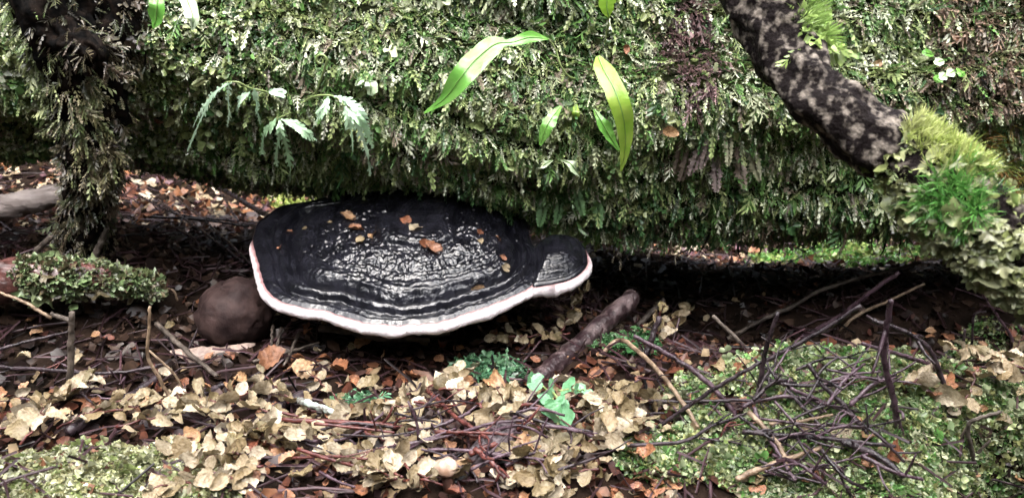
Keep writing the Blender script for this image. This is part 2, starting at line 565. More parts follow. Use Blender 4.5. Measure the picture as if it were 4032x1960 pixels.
def T_rosette(seed, lobes=5):
    r = np.random.default_rng(seed)
    nseg = lobes * 4 + 1
    a = np.linspace(-1.9, 1.9, nseg)
    V, C = [(0, 0, 0)], [0.7]
    for i, t in enumerate(a):
        rr = 0.62 + 0.30 * abs(math.sin(t * lobes / 3.8 * math.pi + 1)) + 0.07 * r.normal()
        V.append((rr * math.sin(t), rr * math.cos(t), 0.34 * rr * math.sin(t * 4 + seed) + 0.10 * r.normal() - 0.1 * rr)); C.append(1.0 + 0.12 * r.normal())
    F = [(0, i, i + 1, i + 2) for i in range(1, nseg - 1, 2)]
    return np.array(V, float), np.array(F), np.array(C)


MOSS_T = [T_frond(5, 0.145, 0.13, 0.6, 0.40, seed=1), T_frond(5, 0.165, 0.12, 0.8, 0.60, seed=2, asym=0.3),
          T_frond(6, 0.12, 0.11, 0.5, 0.20, seed=3), T_frond(4, 0.30, 0.07, 1.1, 0.30, seed=4, asym=0.4),
          T_frond(4, 0.34, 0.06, 0.9, 0.5, seed=5, asym=0.4), T_lobed(2, 6), T_lobed(3, 7), T_lobed(2, 8), T_rosette(1), T_rosette(2, 4), T_rosette(3, 6)]

# --- moss on the log
N_LOG = 98000
x = np.concatenate([rng.uniform(-0.60, 0.60, int(N_LOG * 0.92)), rng.uniform(-1.1, 1.1, N_LOG - int(N_LOG * 0.92))])
ph = np.radians(np.concatenate([rng.uniform(-98, 42, int(N_LOG * 0.90)), rng.uniform(-125, 150, N_LOG - int(N_LOG * 0.90))]))
perm = rng.permutation(N_LOG); ph = ph[perm]
# the underside is thin and patchy
keep = (ph > np.radians(-80)) | (rng.random(N_LOG) < 0.45)
# bare bark patches
bare = fbm(x * 7, ph * 3, 5.5, 3)
keep &= ~((bare > 1.0) & (rng.random(N_LOG) < 0.6))
x, ph = x[keep], ph[keep]
P = log_pt(x, ph)
e = 2e-3
Tx = norm(log_pt(x + e, ph) - log_pt(x - e, ph)); Tp = norm(log_pt(x, ph + e) - log_pt(x, ph - e))
Nn = norm(np.cross(Tp, Tx))
yc, zc, R = log_axis(x)
outw = np.stack([np.zeros_like(x), P[:, 1] - yc, P[:, 2] - zc], -1)
Nn *= np.sign((Nn * outw).sum(-1, keepdims=True))
n = len(x)
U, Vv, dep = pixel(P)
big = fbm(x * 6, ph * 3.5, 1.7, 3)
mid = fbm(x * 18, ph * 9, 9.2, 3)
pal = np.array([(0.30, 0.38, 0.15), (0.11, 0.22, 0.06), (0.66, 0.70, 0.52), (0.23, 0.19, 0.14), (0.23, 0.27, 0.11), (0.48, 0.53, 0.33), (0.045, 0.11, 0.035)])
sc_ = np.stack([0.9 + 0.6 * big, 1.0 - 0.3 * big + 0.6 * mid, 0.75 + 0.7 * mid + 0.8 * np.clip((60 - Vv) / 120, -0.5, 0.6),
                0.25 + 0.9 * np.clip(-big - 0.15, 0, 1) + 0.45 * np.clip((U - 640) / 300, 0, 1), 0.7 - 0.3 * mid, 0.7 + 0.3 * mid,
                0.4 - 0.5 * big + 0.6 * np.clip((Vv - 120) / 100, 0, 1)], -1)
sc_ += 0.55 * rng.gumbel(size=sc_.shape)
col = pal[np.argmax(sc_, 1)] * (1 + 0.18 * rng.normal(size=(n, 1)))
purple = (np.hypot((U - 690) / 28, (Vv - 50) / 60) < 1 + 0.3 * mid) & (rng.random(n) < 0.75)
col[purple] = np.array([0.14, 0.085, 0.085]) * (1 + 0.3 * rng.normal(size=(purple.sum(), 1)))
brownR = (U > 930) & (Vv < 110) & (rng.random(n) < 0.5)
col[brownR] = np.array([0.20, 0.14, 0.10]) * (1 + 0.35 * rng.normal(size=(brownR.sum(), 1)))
down = np.array([0, 0, -1.0])
gt = down - (Nn * down).sum(-1, keepdims=True) * Nn
a_ = rng.uniform(0.35, 1.05, (n, 1)); b_ = rng.uniform(0.3, 1.15, (n, 1))
a_ = a_ * (1 + 0.5 * np.clip(ph / 0.6, 0, 1))[:, None]
d = a_ * Nn + b_ * gt + 0.45 * rng.normal(size=(n, 3)) * np.array([1.1, 0.6, 0.7]) + 0.25 * down
up = 0.6 * Nn + np.array([0, -0.1, 0.7]) + 0.30 * rng.normal(size=(n, 3))
left_style = np.clip((330 - U) / 160, 0, 1)
which = rng.choice(5, n, p=[0.35, 0.28, 0.29, 0.05, 0.03])
which2 = rng.choice([5, 6, 7], n)
which = np.where(rng.random(n) < 0.18 + 0.55 * left_style, which2, which)
scl = np.exp(rng.normal(math.log(0.0092), 0.36, n)) * (1 - 0.12 * left_style)
scl = np.where(which >= 5, scl * 0.72, scl)
scl = np.clip(scl, 0.005, 0.024)
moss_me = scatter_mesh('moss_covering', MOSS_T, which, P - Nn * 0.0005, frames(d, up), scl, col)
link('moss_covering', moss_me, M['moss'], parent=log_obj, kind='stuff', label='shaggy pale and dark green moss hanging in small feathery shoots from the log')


# ------------------------------------------------------------------ bracket fungus
def fpx(zx, zy):
    return ((950 + zx * 1450 / 2576) * 1024 / 4032, (720 + zy * 620 / 1101) * 497 / 1960)


RZ0, RK = 0.047, 0.22


def on_rim_plane(u, v):
    d = ray(u, v)
    # CAM.z + t dz = RZ0 + RK*(CAM.y + t dy)
    t = (RZ0 + RK * CAM.y - CAM.z) / (d.z - RK * d.y)
    return CAM + d * t


def fungus_part(outline, centre, prof, seed, nt, nr, names, parent, dome=1.0, dispscale=1.0, yfade=(9, 9)):
    c = np.array(centre[:2])
    O = np.array([[p[0], p[1]] for p in outline])
    O = catmull(list(O) + [O[0]], 240)[:-1]
    ang = np.arctan2(O[:, 1] - c[1], O[:, 0] - c[0]); rad = np.hypot(O[:, 0] - c[0], O[:, 1] - c[1])
    o = np.argsort(ang)
    th = np.linspace(-np.pi, np.pi, nt, endpoint=False)
    Rr = np.interp(th, ang[o], rad[o], period=2 * np.pi)
    ker = np.ones(5) / 5
    Rr = np.convolve(np.concatenate([Rr[-2:], Rr, Rr[:2]]), ker, 'valid')
    wob = fbm(np.cos(th) * 9 + seed, np.sin(th) * 9, seed * 2.0, 3) * 0.0016
    Rr = Rr + wob * (Rr.mean() / 0.12) ** 2
    s = np.linspace(0, 1, nr) ** 0.85
    S, TH = np.meshgrid(s, th, indexing='ij')
    X = c[0] + S * Rr[None] * np.cos(TH); Y = c[1] + S * Rr[None] * np.sin(TH)
    edgef = np.clip((1 - S) * 7, 0, 1)
    sw = S + edgef * (0.030 * pfbm(X * 16, Y * 16, seed, 2) * np.clip(S * 4, 0, 1) + 0.006 * pfbm(X * 55, Y * 55, seed + 4, 2))
    ps, pz = np.array(prof).T
    Z = dome * np.interp(sw, ps, pz)
    wx = X + 0.004 * pfbm(X * 70, Y * 70, 5.0, 2); wy = Y + 0.004 * pfbm(X * 70, Y * 70, 9.0, 2)
    rid = np.abs(pfbm(wx * 150, wy * 150, seed, 2))
    env = np.clip((S - 0.05) * 6, 0, 1) * np.clip((0.99 - S) * 12, 0, 1)
    zone = np.clip(1.3 - np.abs(sw - 0.45) / 0.22, 0.15, 1)
    Z = Z + env * dispscale * (0.0024 * rid * zone + 0.0014 * pfbm(X * 40, Y * 40, seed + 3, 2) + 0.0005 * pfbm(X * 330, Y * 330, seed, 2)
                               + 0.00025 * np.sin(sw * 130 + 6 * pfbm(X * 30, Y * 30, 2.2, 2)))
    Z = Z + RZ0 + RK * Y
    # smooth the profile a little along s
    V = np.stack([X, Y, Z], -1)
    I, J = np.meshgrid(np.arange(nr - 1), np.arange(nt), indexing='ij'); J2 = (J + 1) % nt
    F = np.stack([I * nt + J, (I + 1) * nt + J, (I + 1) * nt + J2, I * nt + J2], -1).reshape(-1, 4)
    me = mesh_np(names[0], V.reshape(-1, 3), F, smooth=True)
    link(names[0], me, M['cap'], parent=parent, label='glossy wet black crust with concentric ridges')
    # rim
    edge = V[-1]
    rd = np.stack([np.cos(th), np.sin(th), np.zeros_like(th)], -1)
    thick = 1.0 + 0.25 * fbm(np.cos(th) * 5, np.sin(th) * 5, seed + 8, 2)
    profr = [(-0.0022, 0.0006, 0), (-0.0002, 0.0009, 0), (0.0012, 0.0000, 1), (0.0028, -0.0018, 2), (0.0034, -0.0038, 2), (0.0030, -0.0060, 2), (0.0012, -0.0078, 2), (-0.0030, -0.0088, 2), (-0.009, -0.0085, 2)]
    fade = np.clip((np.where(edge[:, 0] < c[0], yfade[0], yfade[1]) - edge[:, 1]) / 0.012, 0.0, 1)
    RV, RC = [], []
    for a, b, kk in profr:
        nzr = 0.0005 * fbm(np.cos(th) * 40, np.sin(th) * 40, b * 900 + seed, 2)
        RV.append(edge + rd * ((a + nzr) * (0.25 + 0.75 * fade))[:, None] + np.stack([0 * th, 0 * th, b * thick], -1))
        RC.append(np.broadcast_to({0: (0.35, 0.20, 0.19), 1: (0.85, 0.68, 0.66), 2: (1, 1, 1)}[kk], (nt, 3)) * (0.02 + 0.98 * fade)[:, None])
    RV = np.array(RV); m = len(profr)
    I, J = np.meshgrid(np.arange(m - 1), np.arange(nt), indexing='ij'); J2 = (J + 1) % nt
    RF = np.stack([I * nt + J, (I + 1) * nt + J, (I + 1) * nt + J2, I * nt + J2], -1).reshape(-1, 4)
    me2 = mesh_np(names[1], RV.reshape(-1, 3), RF, np.array(RC).reshape(-1, 3), smooth=True)
    link(names[1], me2, M['rim'], parent=parent, label='chalky white growing margin along the edge')
    # pore surface
    inner = RV[-1]
    rows = [inner]
    for f in (0.7, 0.4, 0.12):
        q = inner.copy(); q[:, :2] = c + (inner[:, :2] - c) * f
        q[:, 2] = RZ0 + RK * q[:, 1] - 0.004 - 0.012 * (1 - f)
        rows.append(q)
    PV = np.array(rows); m = len(rows)
    I, J = np.meshgrid(np.arange(m - 1), np.arange(nt), indexing='ij'); J2 = (J + 1) % nt
    PF = np.stack([I * nt + J, (I + 1) * nt + J, (I + 1) * nt + J2, I * nt + J2], -1).reshape(-1, 4)
    PV = PV.reshape(-1, 3); cc = len(PV)
    PV = np.concatenate([PV, PV[-nt:].mean(0, keepdims=True)])
    PT = np.concatenate([to_tris(PF), np.array([[cc, (m - 1) * nt + j, (m - 1) * nt + (j + 1) % nt] for j in range(nt)])])
    me3 = mesh_np(names[2], PV, PT, smooth=True)
    link(names[2], me3, M['pore'], parent=parent)
    return me


fungus = link('bracket_fungus', None, label='large glossy black bracket fungus with white rim growing from the log', cat='fungus')
main_z = [(600, 112), (300, 172), (165, 250), (105, 315), (80, 420), (108, 530), (124, 640), (175, 752), (265, 835), (420, 885), (610, 908),
          (690, 945), (850, 985), (1090, 1012), (1300, 998), (1500, 952), (1700, 890), (1900, 808), (2030, 735), (2095, 660), (2100, 560), (2085, 470), (2010, 340)]
outl = [on_rim_plane(*fpx(a, b)) for a, b in main_z]
outl = [(p.x, p.y) for p in outl] + [(0.025, 0.27), (-0.02, 0.30), (-0.09, 0.295), (-0.15, 0.25)]
ctr = on_rim_plane(*fpx(1290, 466))
PROF = [(0, 0.036), (0.16, 0.0355), (0.235, 0.034), (0.262, 0.0315), (0.285, 0.0255), (0.31, 0.0250), (0.40, 0.0262), (0.47, 0.0250), (0.515, 0.0225), (0.535, 0.0202), (0.57, 0.0206), (0.605, 0.0195),
        (0.625, 0.0172), (0.66, 0.0180), (0.70, 0.0172), (0.73, 0.0155), (0.765, 0.0085), (0.785, 0.0020), (0.805, 0.0015), (0.822, 0.0085), (0.845, 0.0100), (0.862, 0.0085), (0.882, 0.0020), (0.90, 0.0022), (0.92, 0.0050), (0.96, 0.0046), (0.985, 0.0024), (1.0, 0.0010)]
cap_me = fungus_part(outl, (ctr.x, ctr.y), PROF, 3.3, 560, 190, ('cap', 'rim', 'pore_surface'), fungus, dome=0.66, yfade=(on_rim_plane(*fpx(85, 400)).y, on_rim_plane(*fpx(2100, 600)).y))
lobe_z = [(2040, 700), (2035, 745), (2110, 738), (2250, 712), (2345, 672), (2415, 605), (2425, 545), (2400, 460), (2330, 400), (2200, 380), (2100, 420), (2040, 520)]
lo = [on_rim_plane(*fpx(a, b)) for a, b in lobe_z]
lc = on_rim_plane(*fpx(2190, 560))
LPROF = [(0, 0.0145), (0.3, 0.0140), (0.48, 0.0120), (0.56, 0.0095), (0.75, 0.0080), (0.86, 0.0042), (0.92, 0.0042), (0.97, 0.003), (1, 0.001)]
lobe_me = fungus_part([(p.x, p.y) for p in lo], (lc.x, lc.y), LPROF, 8.1, 240, 70, ('side_lobe', 'side_lobe_rim', 'side_lobe_underside'), fungus, dispscale=0.25, yfade=(on_rim_plane(*fpx(2040, 690)).y, on_rim_plane(*fpx(2410, 470)).y))
cap_bvh = bvh_of(cap_me)

# ------------------------------------------------------------------ leaf meshes
def leaf_mesh(name, seed, curl=0.25, fold=0.25, wide=0.72, teeth=True, rows=13, twist=0.0):
    r = np.random.default_rng(seed)
    V = []
    for i in range(rows):
        t = i / (rows - 1)
        w = wide * 0.5 * (math.sin(math.pi * min(1, t * 0.93 + 0.07)) ** 0.65)
        if i == 0: w = 0.02
        if i == rows - 1: w = 0.05 if teeth else 0.01
        if teeth and 0 < i < rows - 1: w *= 1.08 if i % 2 else 0.92
        yy = t; zz = curl * (t - 0.35) ** 2 + 0.012 * r.normal()
        tw = twist * (t - 0.3)
        for s in (-1, 0, 1):
            ex = s * w; ez = abs(s) * w * fold + (0.02 * r.normal() + 0.05 * math.sin(t * 9 + s * 2 + seed)) * abs(s)
            ex, ez = ex * math.cos(tw) - ez * math.sin(tw), ex * math.sin(tw) + ez * math.cos(tw)
            V.append((ex, yy, zz + ez))
    F = []
    for i in range(rows - 1):
        for s in (0, 1):
            a = i * 3 + s
            F.append((a, a + 1, a + 4, a + 3))
    me = mesh_np(name, np.array(V), np.array(F), smooth=True)
    return me


LEAVES = [leaf_mesh('leaf', 100 + i, c, f, w, True, twist=tw) for i, (c, f, w, tw) in enumerate(
    [(0.35, 0.5, 0.74, 0.0), (-0.6, 0.45, 0.70, 0.5), (0.8, 0.8, 0.66, -0.6), (-0.4, 0.25, 0.78, 0.4), (0.3, 1.0, 0.62, 0.7), (1.1, 0.5, 0.70, 0.2), (-0.9, 0.7, 0.66, -0.6), (0.1, -0.4, 0.80, 0.3)])]
LEAVES_T = [m.copy() for m in LEAVES]; LEAVES_B = [m.copy() for m in LEAVES]; LEAVES_G = [leaf_mesh('leaf', 140 + i, 0.15, 0.12, 0.85, False) for i in range(3)]
for m in LEAVES_T: m.materials.append(M['leaf_tan'])
for m in LEAVES_B: m.materials.append(M['leaf_brown'])
for m in LEAVES_G: m.materials.append(M['leaf_green'])


def place_leaf(me, p, d, nrm, size, parent=None, name='leaf', off=Vector((0, 0, 0)), **kw):
    d = Vector(d).normalized(); nrm = Vector(nrm)
    z = (nrm - d * nrm.dot(d))
    if z.length < 1e-4: z = Vector((0.3, 0.2, 1)) - d * d.dot(Vector((0.3, 0.2, 1)))
    z.normalize(); xx = d.cross(z)
    Mx = Matrix((xx, d, z)).transposed().to_4x4()
    o = link(name, me, None, parent, **kw)
    o.matrix_basis = Matrix.Translation(Vector(p) - off) @ Mx @ Matrix.Scale(size, 4)
    return o


def zone(u, v):
    if u < 190: return 'behind the pale moss cushion'
    if u < 330 and v < 400: return 'near the rounded stone'
    if v < 392 and u < 560: return 'in the shade below the fungus'
    if u >= 930: return 'on the moss bank before the hollow'
    if u >= 690: return 'on the twig covered moss mound'
    if u >= 500: return 'around the green seedling'
    if u >= 380 and v >= 425: return 'around the small mushroom'
    return 'around the lichen crusted stick'


def rv(s=1.0):
    return Vector((random.gauss(0, s), random.gauss(0, s), random.gauss(0, s)))


def sprig(p0, p1, nleaf, size, leafset, stem_mat, label, name='leafy_sprig', group=None, bend=0.25, upness=0.35, rad=0.0007, cat='sprig', arch=0.0):
    p0, p1 = Vector(p0), Vector(p1)
    axis = p1 - p0; L = axis.length; ax = axis.normalized()
    up = Vector((0, 0, 1)); side = ax.cross(up).normalized()
    midp = (p0 + p1) / 2 + side * random.gauss(0, bend * 0.3) * L + up * arch * L
    path = catmull([p0, midp, p1], 14)
    path += rng.normal(size=path.shape) * 0.0006
    root = link(name, None, label=label, cat=cat, group=group, loc=p0)
    me = tube_mesh('stem', path - np.array(p0), [rad * 1.5, rad, rad * 0.5], 5, 0.15, random.random() * 9)
    link('stem', me, stem_mat, root)
    for i in range(nleaf):
        t = 0.08 + 0.92 * (i + random.random() * 0.4) / nleaf
        k = min(12, int(t * 13)); f = t * 13 - k
        q = Vector(path[k] * (1 - f) + path[k + 1] * f) if k < 13 else Vector(path[13])
        tang = Vector(path[min(k + 1, 13)] - path[k])
        tang.normalize()
        s = 1 if i % 2 else -1
        dd = side * s * random.uniform(0.5, 1.0) + tang * random.uniform(0.25, 0.9) + up * random.uniform(-0.3, 0.6) * upness * 1.6 + rv(0.15)
        if i == nleaf - 1: dd = tang + rv(0.2)
        nn = up * 0.7 + Vector((0, -0.3, 0)) + rv(0.8)
        place_leaf(random.choice(leafset), q, dd, nn, size * random.uniform(0.65, 1.2), root, off=p0)
    return root


# ------------------------------------------------------------------ leaf litter (stuff)
def litter_template(seed):
    r = np.random.default_rng(seed)
    a = np.linspace(0, 2 * np.pi, 7)[:-1]
    rr = 0.45 + 0.12 * r.normal(size=6)
    V = np.stack([rr * np.cos(a) * 0.75, rr * np.sin(a), 0.16 * r.normal(size=6)], -1)
    F = np.array([(0, 1, 2, 3), (0, 3, 4, 5)])
    return V, F, np.ones(6)


def stick_template(seed):
    r = np.random.default_rng(seed)
    w = 0.020
    pts = [(0.05 * r.normal(), -0.5, 0), (0.06 * r.normal(), 0, 0.05), (0.05 * r.normal(), 0.5, 0)]
    V, F = [], []
    for p in pts:
        V += [(p[0] - w, p[1], p[2]), (p[0], p[1], p[2] + w * 1.5), (p[0] + w, p[1], p[2])]
    for i in (0, 1):
        for s in (0, 1):
            F.append((i * 3 + s, i * 3 + s + 1, i * 3 + s + 4, i * 3 + s + 3))
    return np.array(V), np.array(F), np.ones(9)


LIT_T = [litter_template(i) for i in range(8)] + [stick_template(20 + i) for i in range(4)]
NL = 33000
lxv = np.concatenate([rng.uniform(-0.62, 0.62, 13000), rng.uniform(-1.0, 1.0, NL - 13000)])
lyv = np.concatenate([rng.uniform(-0.24, 0.25, 13000), 0.25 + 1.3 * rng.random(NL - 13000) ** 1.6])
kd = fbm(lxv * 6, lyv * 6, 2.2, 2)
pos = np.stack([lxv, lyv, ground_z(lxv, lyv) + rng.uniform(0.0, 0.006, NL)], -1)
gn = ground_normal(lxv, lyv)
nn = norm(gn + 0.55 * rng.normal(size=(NL, 3)) * np.array([1, 1, 0.3]))
dd = rng.normal(size=(NL, 3)); dd[:, 2] *= 0.2
wh = np.where(rng.random(NL) < 0.24, rng.integers(8, 12, NL), rng.integers(0, 8, NL))
scl = np.where(wh >= 8, rng.uniform(0.012, 0.05, NL), np.exp(rng.normal(math.log(0.0085), 0.3, NL)) * np.where(lyv > 0.4, 1.6, 1.0))
lpal = np.array([(0.11, 0.04, 0.024), (0.19, 0.085, 0.045), (0.06, 0.024, 0.018), (0.30, 0.22, 0.13), (0.09, 0.05, 0.042), (0.44, 0.35, 0.23), (0.04, 0.022, 0.022)])
w_ = np.array([1.3, 1.0, 1.1, 0.55, 0.8, 0.3, 0.8]); w_ /= w_.sum()
lc_ = lpal[rng.choice(7, NL, p=w_)]
back = lyv > 0.45
lc_[back] = np.array([(0.20, 0.08, 0.05), (0.34, 0.15, 0.07), (0.14, 0.07, 0.08), (0.42, 0.32, 0.20), (0.55, 0.46, 0.34), (0.30, 0.17, 0.12)])[rng.integers(0, 6, back.sum())]
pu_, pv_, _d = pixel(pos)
soil_shade = ((pu_ < 255) & (lyv > -0.02) & (lyv < 0.30) & (rng.random(NL) < 0.9)) | ((lyv > 0.03) & (lyv < 0.34) & (rng.random(NL) < 0.8)) | ((pu_ > 940) & (lyv < -0.05))  # shade under log and in hollow painted into litter colour, bare soil at left
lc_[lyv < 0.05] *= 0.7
lc_[soil_shade] = np.array([(0.014, 0.009, 0.007), (0.03, 0.018, 0.013), (0.055, 0.034, 0.024)])[rng.integers(0, 3, soil_shade.sum())]
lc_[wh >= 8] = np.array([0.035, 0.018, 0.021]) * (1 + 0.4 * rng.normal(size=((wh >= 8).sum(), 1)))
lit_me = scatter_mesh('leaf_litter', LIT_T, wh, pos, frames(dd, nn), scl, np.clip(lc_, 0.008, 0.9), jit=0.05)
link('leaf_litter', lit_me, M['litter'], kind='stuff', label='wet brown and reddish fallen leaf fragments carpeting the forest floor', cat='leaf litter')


# ------------------------------------------------------------------ moss mats on the ground
def moss_mat(name, label, blobs, n, pal, size, parent=None):
    cx, cy = [], []
    for (bx, by, rx, ry, wgt) in blobs:
        m = int(n * wgt)
        a = rng.uniform(0, 2 * np.pi, m); q = np.sqrt(rng.random(m)) * (1 + 0.25 * vnoise(np.cos(a) * 3 + bx * 50, np.sin(a) * 3, by * 40))
        cx.append(bx + rx * q * np.cos(a)); cy.append(by + ry * q * np.sin(a))
    X = np.concatenate(cx); Y = np.concatenate(cy)
    keep = fbm(X * 28, Y * 28, 6.6, 2) > -0.75
    X, Y = X[keep], Y[keep]; m = len(X)
    lumps = 0.004 * np.clip(fbm(X * 45, Y * 45, 3.4, 2), -0.5, 1)
    Pp = np.stack([X, Y, ground_z(X, Y) + lumps + rng.uniform(0, 0.004, m)], -1)
    gn = ground_normal(X, Y)
    d = rng.normal(size=(m, 3)) * np.array([1, 1, 0.3]) + 0.35 * gn + np.array([0, -0.35, 0])
    up = gn + 0.45 * rng.normal(size=(m, 3))
    w = rng.choice([5, 6, 7, 0, 3, 8, 9], m, p=[0.25, 0.25, 0.12, 0.13, 0.11, 0.07, 0.07])
    s = np.exp(rng.normal(math.log(size), 0.28, m)) * np.where(w >= 8, 0.55, 0.85)
    c = np.array(pal)[rng.integers(0, len(pal), m)] * (1 + 0.2 * rng.normal(size=(m, 1))) * (1 + 0.35 * fbm(X * 30, Y * 30, 1.1, 2))[:, None]
    me = scatter_mesh(name, MOSS_T, w, Pp, frames(d, up), s, np.clip(c, 0.01, 0.9))
    return link(name, me, M['moss_ground'], parent, label=label, cat='moss', kind='stuff')


def gp(u, v):
    p = on_ground(u, v); return p.x, p.y


GREENS = [(0.10, 0.22, 0.06), (0.156, 0.211, 0.070), (0.281, 0.320, 0.156), (0.094, 0.156, 0.055), (0.390, 0.413, 0.257), (0.172, 0.234, 0.117), (0.250, 0.265, 0.109), (0.312, 0.367, 0.211)]
PALES = [(0.288, 0.304, 0.160), (0.384, 0.392, 0.256), (0.176, 0.216, 0.080), (0.224, 0.216, 0.104)]
b1 = [(*gp(820, 385), 0.060, 0.050, 0.34), (*gp(800, 455), 0.075, 0.042, 0.34), (*gp(880, 425), 0.05, 0.05, 0.16), (*gp(660, 455), 0.028, 0.024, 0.09), (*gp(710, 400), 0.03, 0.02, 0.07)]
moss_mat('moss_mound', 'wet bright green moss mound crossed by dark twigs', b1, 15500, GREENS, 0.0076)
b2 = [(*gp(965, 400), 0.075, 0.035, 0.6), (*gp(1000, 370), 0.05, 0.03, 0.2), (*gp(930, 440), 0.03, 0.02, 0.2)]
moss_mat('moss_mound', 'green moss bank under the pale leafy sprig beside the hollow', b2, 5600, GREENS, 0.0074)
b3 = [(*gp(100, 475), 0.085, 0.038, 0.6), (*gp(30, 490), 0.05, 0.03, 0.25), (*gp(165, 465), 0.035, 0.03, 0.15)]
moss_mat('moss_mound', 'pale yellowish moss cushion in front of the dry leafy sprigs', b3, 6400, PALES, 0.0072)
b4 = [(*gp(290, 185), 0.07, 0.05, 0.6), (*gp(310, 205), 0.06, 0.04, 0.4)]
moss_mat('moss_patch', 'yellow green moss patch on the floor behind the log above the fungus edge', b4, 1700, [(0.40, 0.46, 0.14), (0.30, 0.38, 0.10)], 0.012)
b5 = [(*gp(815, 258), 0.09, 0.05, 0.6), (*gp(870, 262), 0.06, 0.06, 0.4)]
moss_mat('moss_patch', 'bright green moss patch seen through the gap under the log', b5, 2200, [(0.12, 0.30, 0.07), (0.20, 0.36, 0.10), (0.3, 0.38, 0.12)], 0.013)
b6 = [(*gp(625, 345), 0.028, 0.022, 1.0)]
moss_mat('moss_patch', 'small dark green moss tuft beside the thick fallen branch', b6, 500, [(0.06, 0.17, 0.06), (0.10, 0.22, 0.09)], 0.008)
b7 = [(*gp(490, 372), 0.026, 0.014, 0.7), (*gp(355, 405), 0.015, 0.012, 0.3)]
moss_mat('moss_patch', 'low blue green moss tufts in the shade below the white rim', b7, 420, [(0.09, 0.22, 0.12), (0.13, 0.27, 0.14)], 0.009)


# ------------------------------------------------------------------ roots, stems and branches beside the log
def moss_on_tube(name, path, radii, n, pal, size, parent, types=(0, 1, 2, 3, 4, 5, 6, 7), droop=0.5, arc=None, trange=(0, 1), label=None, out=0.8):
    path = np.asarray(path)
    t = rng.uniform(trange[0], trange[1], n) * (len(path) - 1)
    i = np.clip(t.astype(int), 0, len(path) - 2); f = (t - i)[:, None]
    C = path[i] * (1 - f) + path[i + 1] * f
    T = norm(path[i + 1] - path[i])
    rr = np.interp(t, np.linspace(0, len(path) - 1, len(radii)), radii)
    a = rng.normal(size=(n, 3))
    if arc is not None: a = a * 0.6 + np.array(arc)
    a = norm(a - (a * T).sum(-1, keepdims=True) * T)
    Pp = C + a * rr[:, None] * 0.97
    d = out * a + droop * np.array([0, 0, -1.0]) + 0.35 * rng.normal(size=(n, 3))
    up = a + np.array([0, -0.2, 0.6]) + 0.3 * rng.normal(size=(n, 3))
    w = rng.choice(types, n)
    s = np.exp(rng.normal(math.log(size), 0.3, n))
    c = np.array(pal)[rng.integers(0, len(pal), n)] * (1 + 0.22 * rng.normal(size=(n, 1)))
    me = scatter_mesh(name, MOSS_T, w, Pp, frames(d, up), s, np.clip(c, 0.008, 0.9))
    return link(name, me, M['moss'], parent, kind='stuff', label=label)


def px_path(pts, n=40):
    """pts: (u, v, depth)"""
    return catmull([np.array(at_depth(*p)) for p in pts], n)


# gnarled root hanging in front of the log
rp = px_path([(35, -40, 0.60), (52, 10, 0.60), (66, 55, 0.61), (80, 105, 0.63), (92, 150, 0.66), (88, 200, 0.70), (80, 250, 0.74), (70, 300, 0.76)], 140)
rrad = [0.028, 0.027, 0.022, 0.016, 0.020, 0.018, 0.020, 0.030]
root1 = link('gnarled_root', tube_mesh('gnarled_root', rp, rrad, 40, 0.5, 2.2), M['root'], label='dark gnarled mossy root hanging down in front of the log', cat='root')
DULL = [(0.078, 0.063, 0.036), (0.048, 0.060, 0.027), (0.114, 0.102, 0.060), (0.060, 0.042, 0.027)]
moss_on_tube('moss_covering', rp, rrad, 2600, DULL, 0.0075, root1, trange=(0.45, 0.98), types=(0, 1, 2, 3))
moss_on_tube('moss_covering', rp, rrad, 300, [(0.30, 0.28, 0.14), (0.36, 0.31, 0.2), (0.2, 0.23, 0.1)], 0.010, root1, types=(3, 0, 1, 2), arc=(0.9, -0.8, 0.1), trange=(0.33, 0.6))
moss_on_tube('moss_covering', rp, rrad, 300, [(0.34, 0.38, 0.18), (0.15, 0.21, 0.08)], 0.010, root1, types=(0, 1, 2, 3), arc=(-1, -0.4, 0.3), trange=(0.0, 0.5))
rp2 = px_path([(128, -30, 0.62), (118, 20, 0.62), (106, 60, 0.62), (112, 95, 0.63), (108, 130, 0.65)], 36)
root2 = link('gnarled_root', tube_mesh('gnarled_root', rp2, [0.012, 0.013, 0.010, 0.011, 0.013], 12, 0.5, 4.4), M['root'], label='thin black root stub beside the gnarled mossy root', cat='root')
moss_on_tube('moss_covering', rp2, [0.012, 0.013, 0.010], 200, DULL, 0.010, root2)
rp2b = px_path([(44, 20, 0.60), (60, 36, 0.59), (78, 44, 0.585), (97, 52, 0.58), (90, 62, 0.59)], 90)
rk = link('gnarled_root', tube_mesh('gnarled_root', rp2b, [0.016, 0.014, 0.012, 0.008, 0.009], 36, 0.7, 7.7), M['root'], label='short black broken root knob sticking out of the gnarled root', cat='root')
moss_on_tube('moss_covering', rp2b, [0.016, 0.014, 0.012, 0.008], 160, DULL, 0.008, rk, types=(0, 1, 2, 3))
moss_on_tube('moss_covering', rp, rrad, 500, [(0.02, 0.018, 0.012), (0.05, 0.055, 0.025), (0.10, 0.11, 0.05)], 0.008, root1, trange=(0.0, 0.5), types=(0, 1, 2, 3))
for i, (a, b, w) in enumerate([(135, -10, 0), (140, -12, 1), (146, -8, 0), (132, -6, 1)]):
    q = px_path([(a, b, 0.63), (a + random.uniform(-3, 3), 25, 0.63), (a + random.uniform(-4, 4), 62 + 5 * i, 0.64)], 20)
    o = link('rootlet', tube_mesh('rootlet', q, [0.0016, 0.0012, 0.0005], 5, 0.3, i), M['root'], label='thin dark hanging rootlet beside the gnarled mossy root', cat='rootlet', group='hanging rootlets')
    moss_on_tube('moss_covering', q, [0.001, 0.001], 60, DULL, 0.005, o)
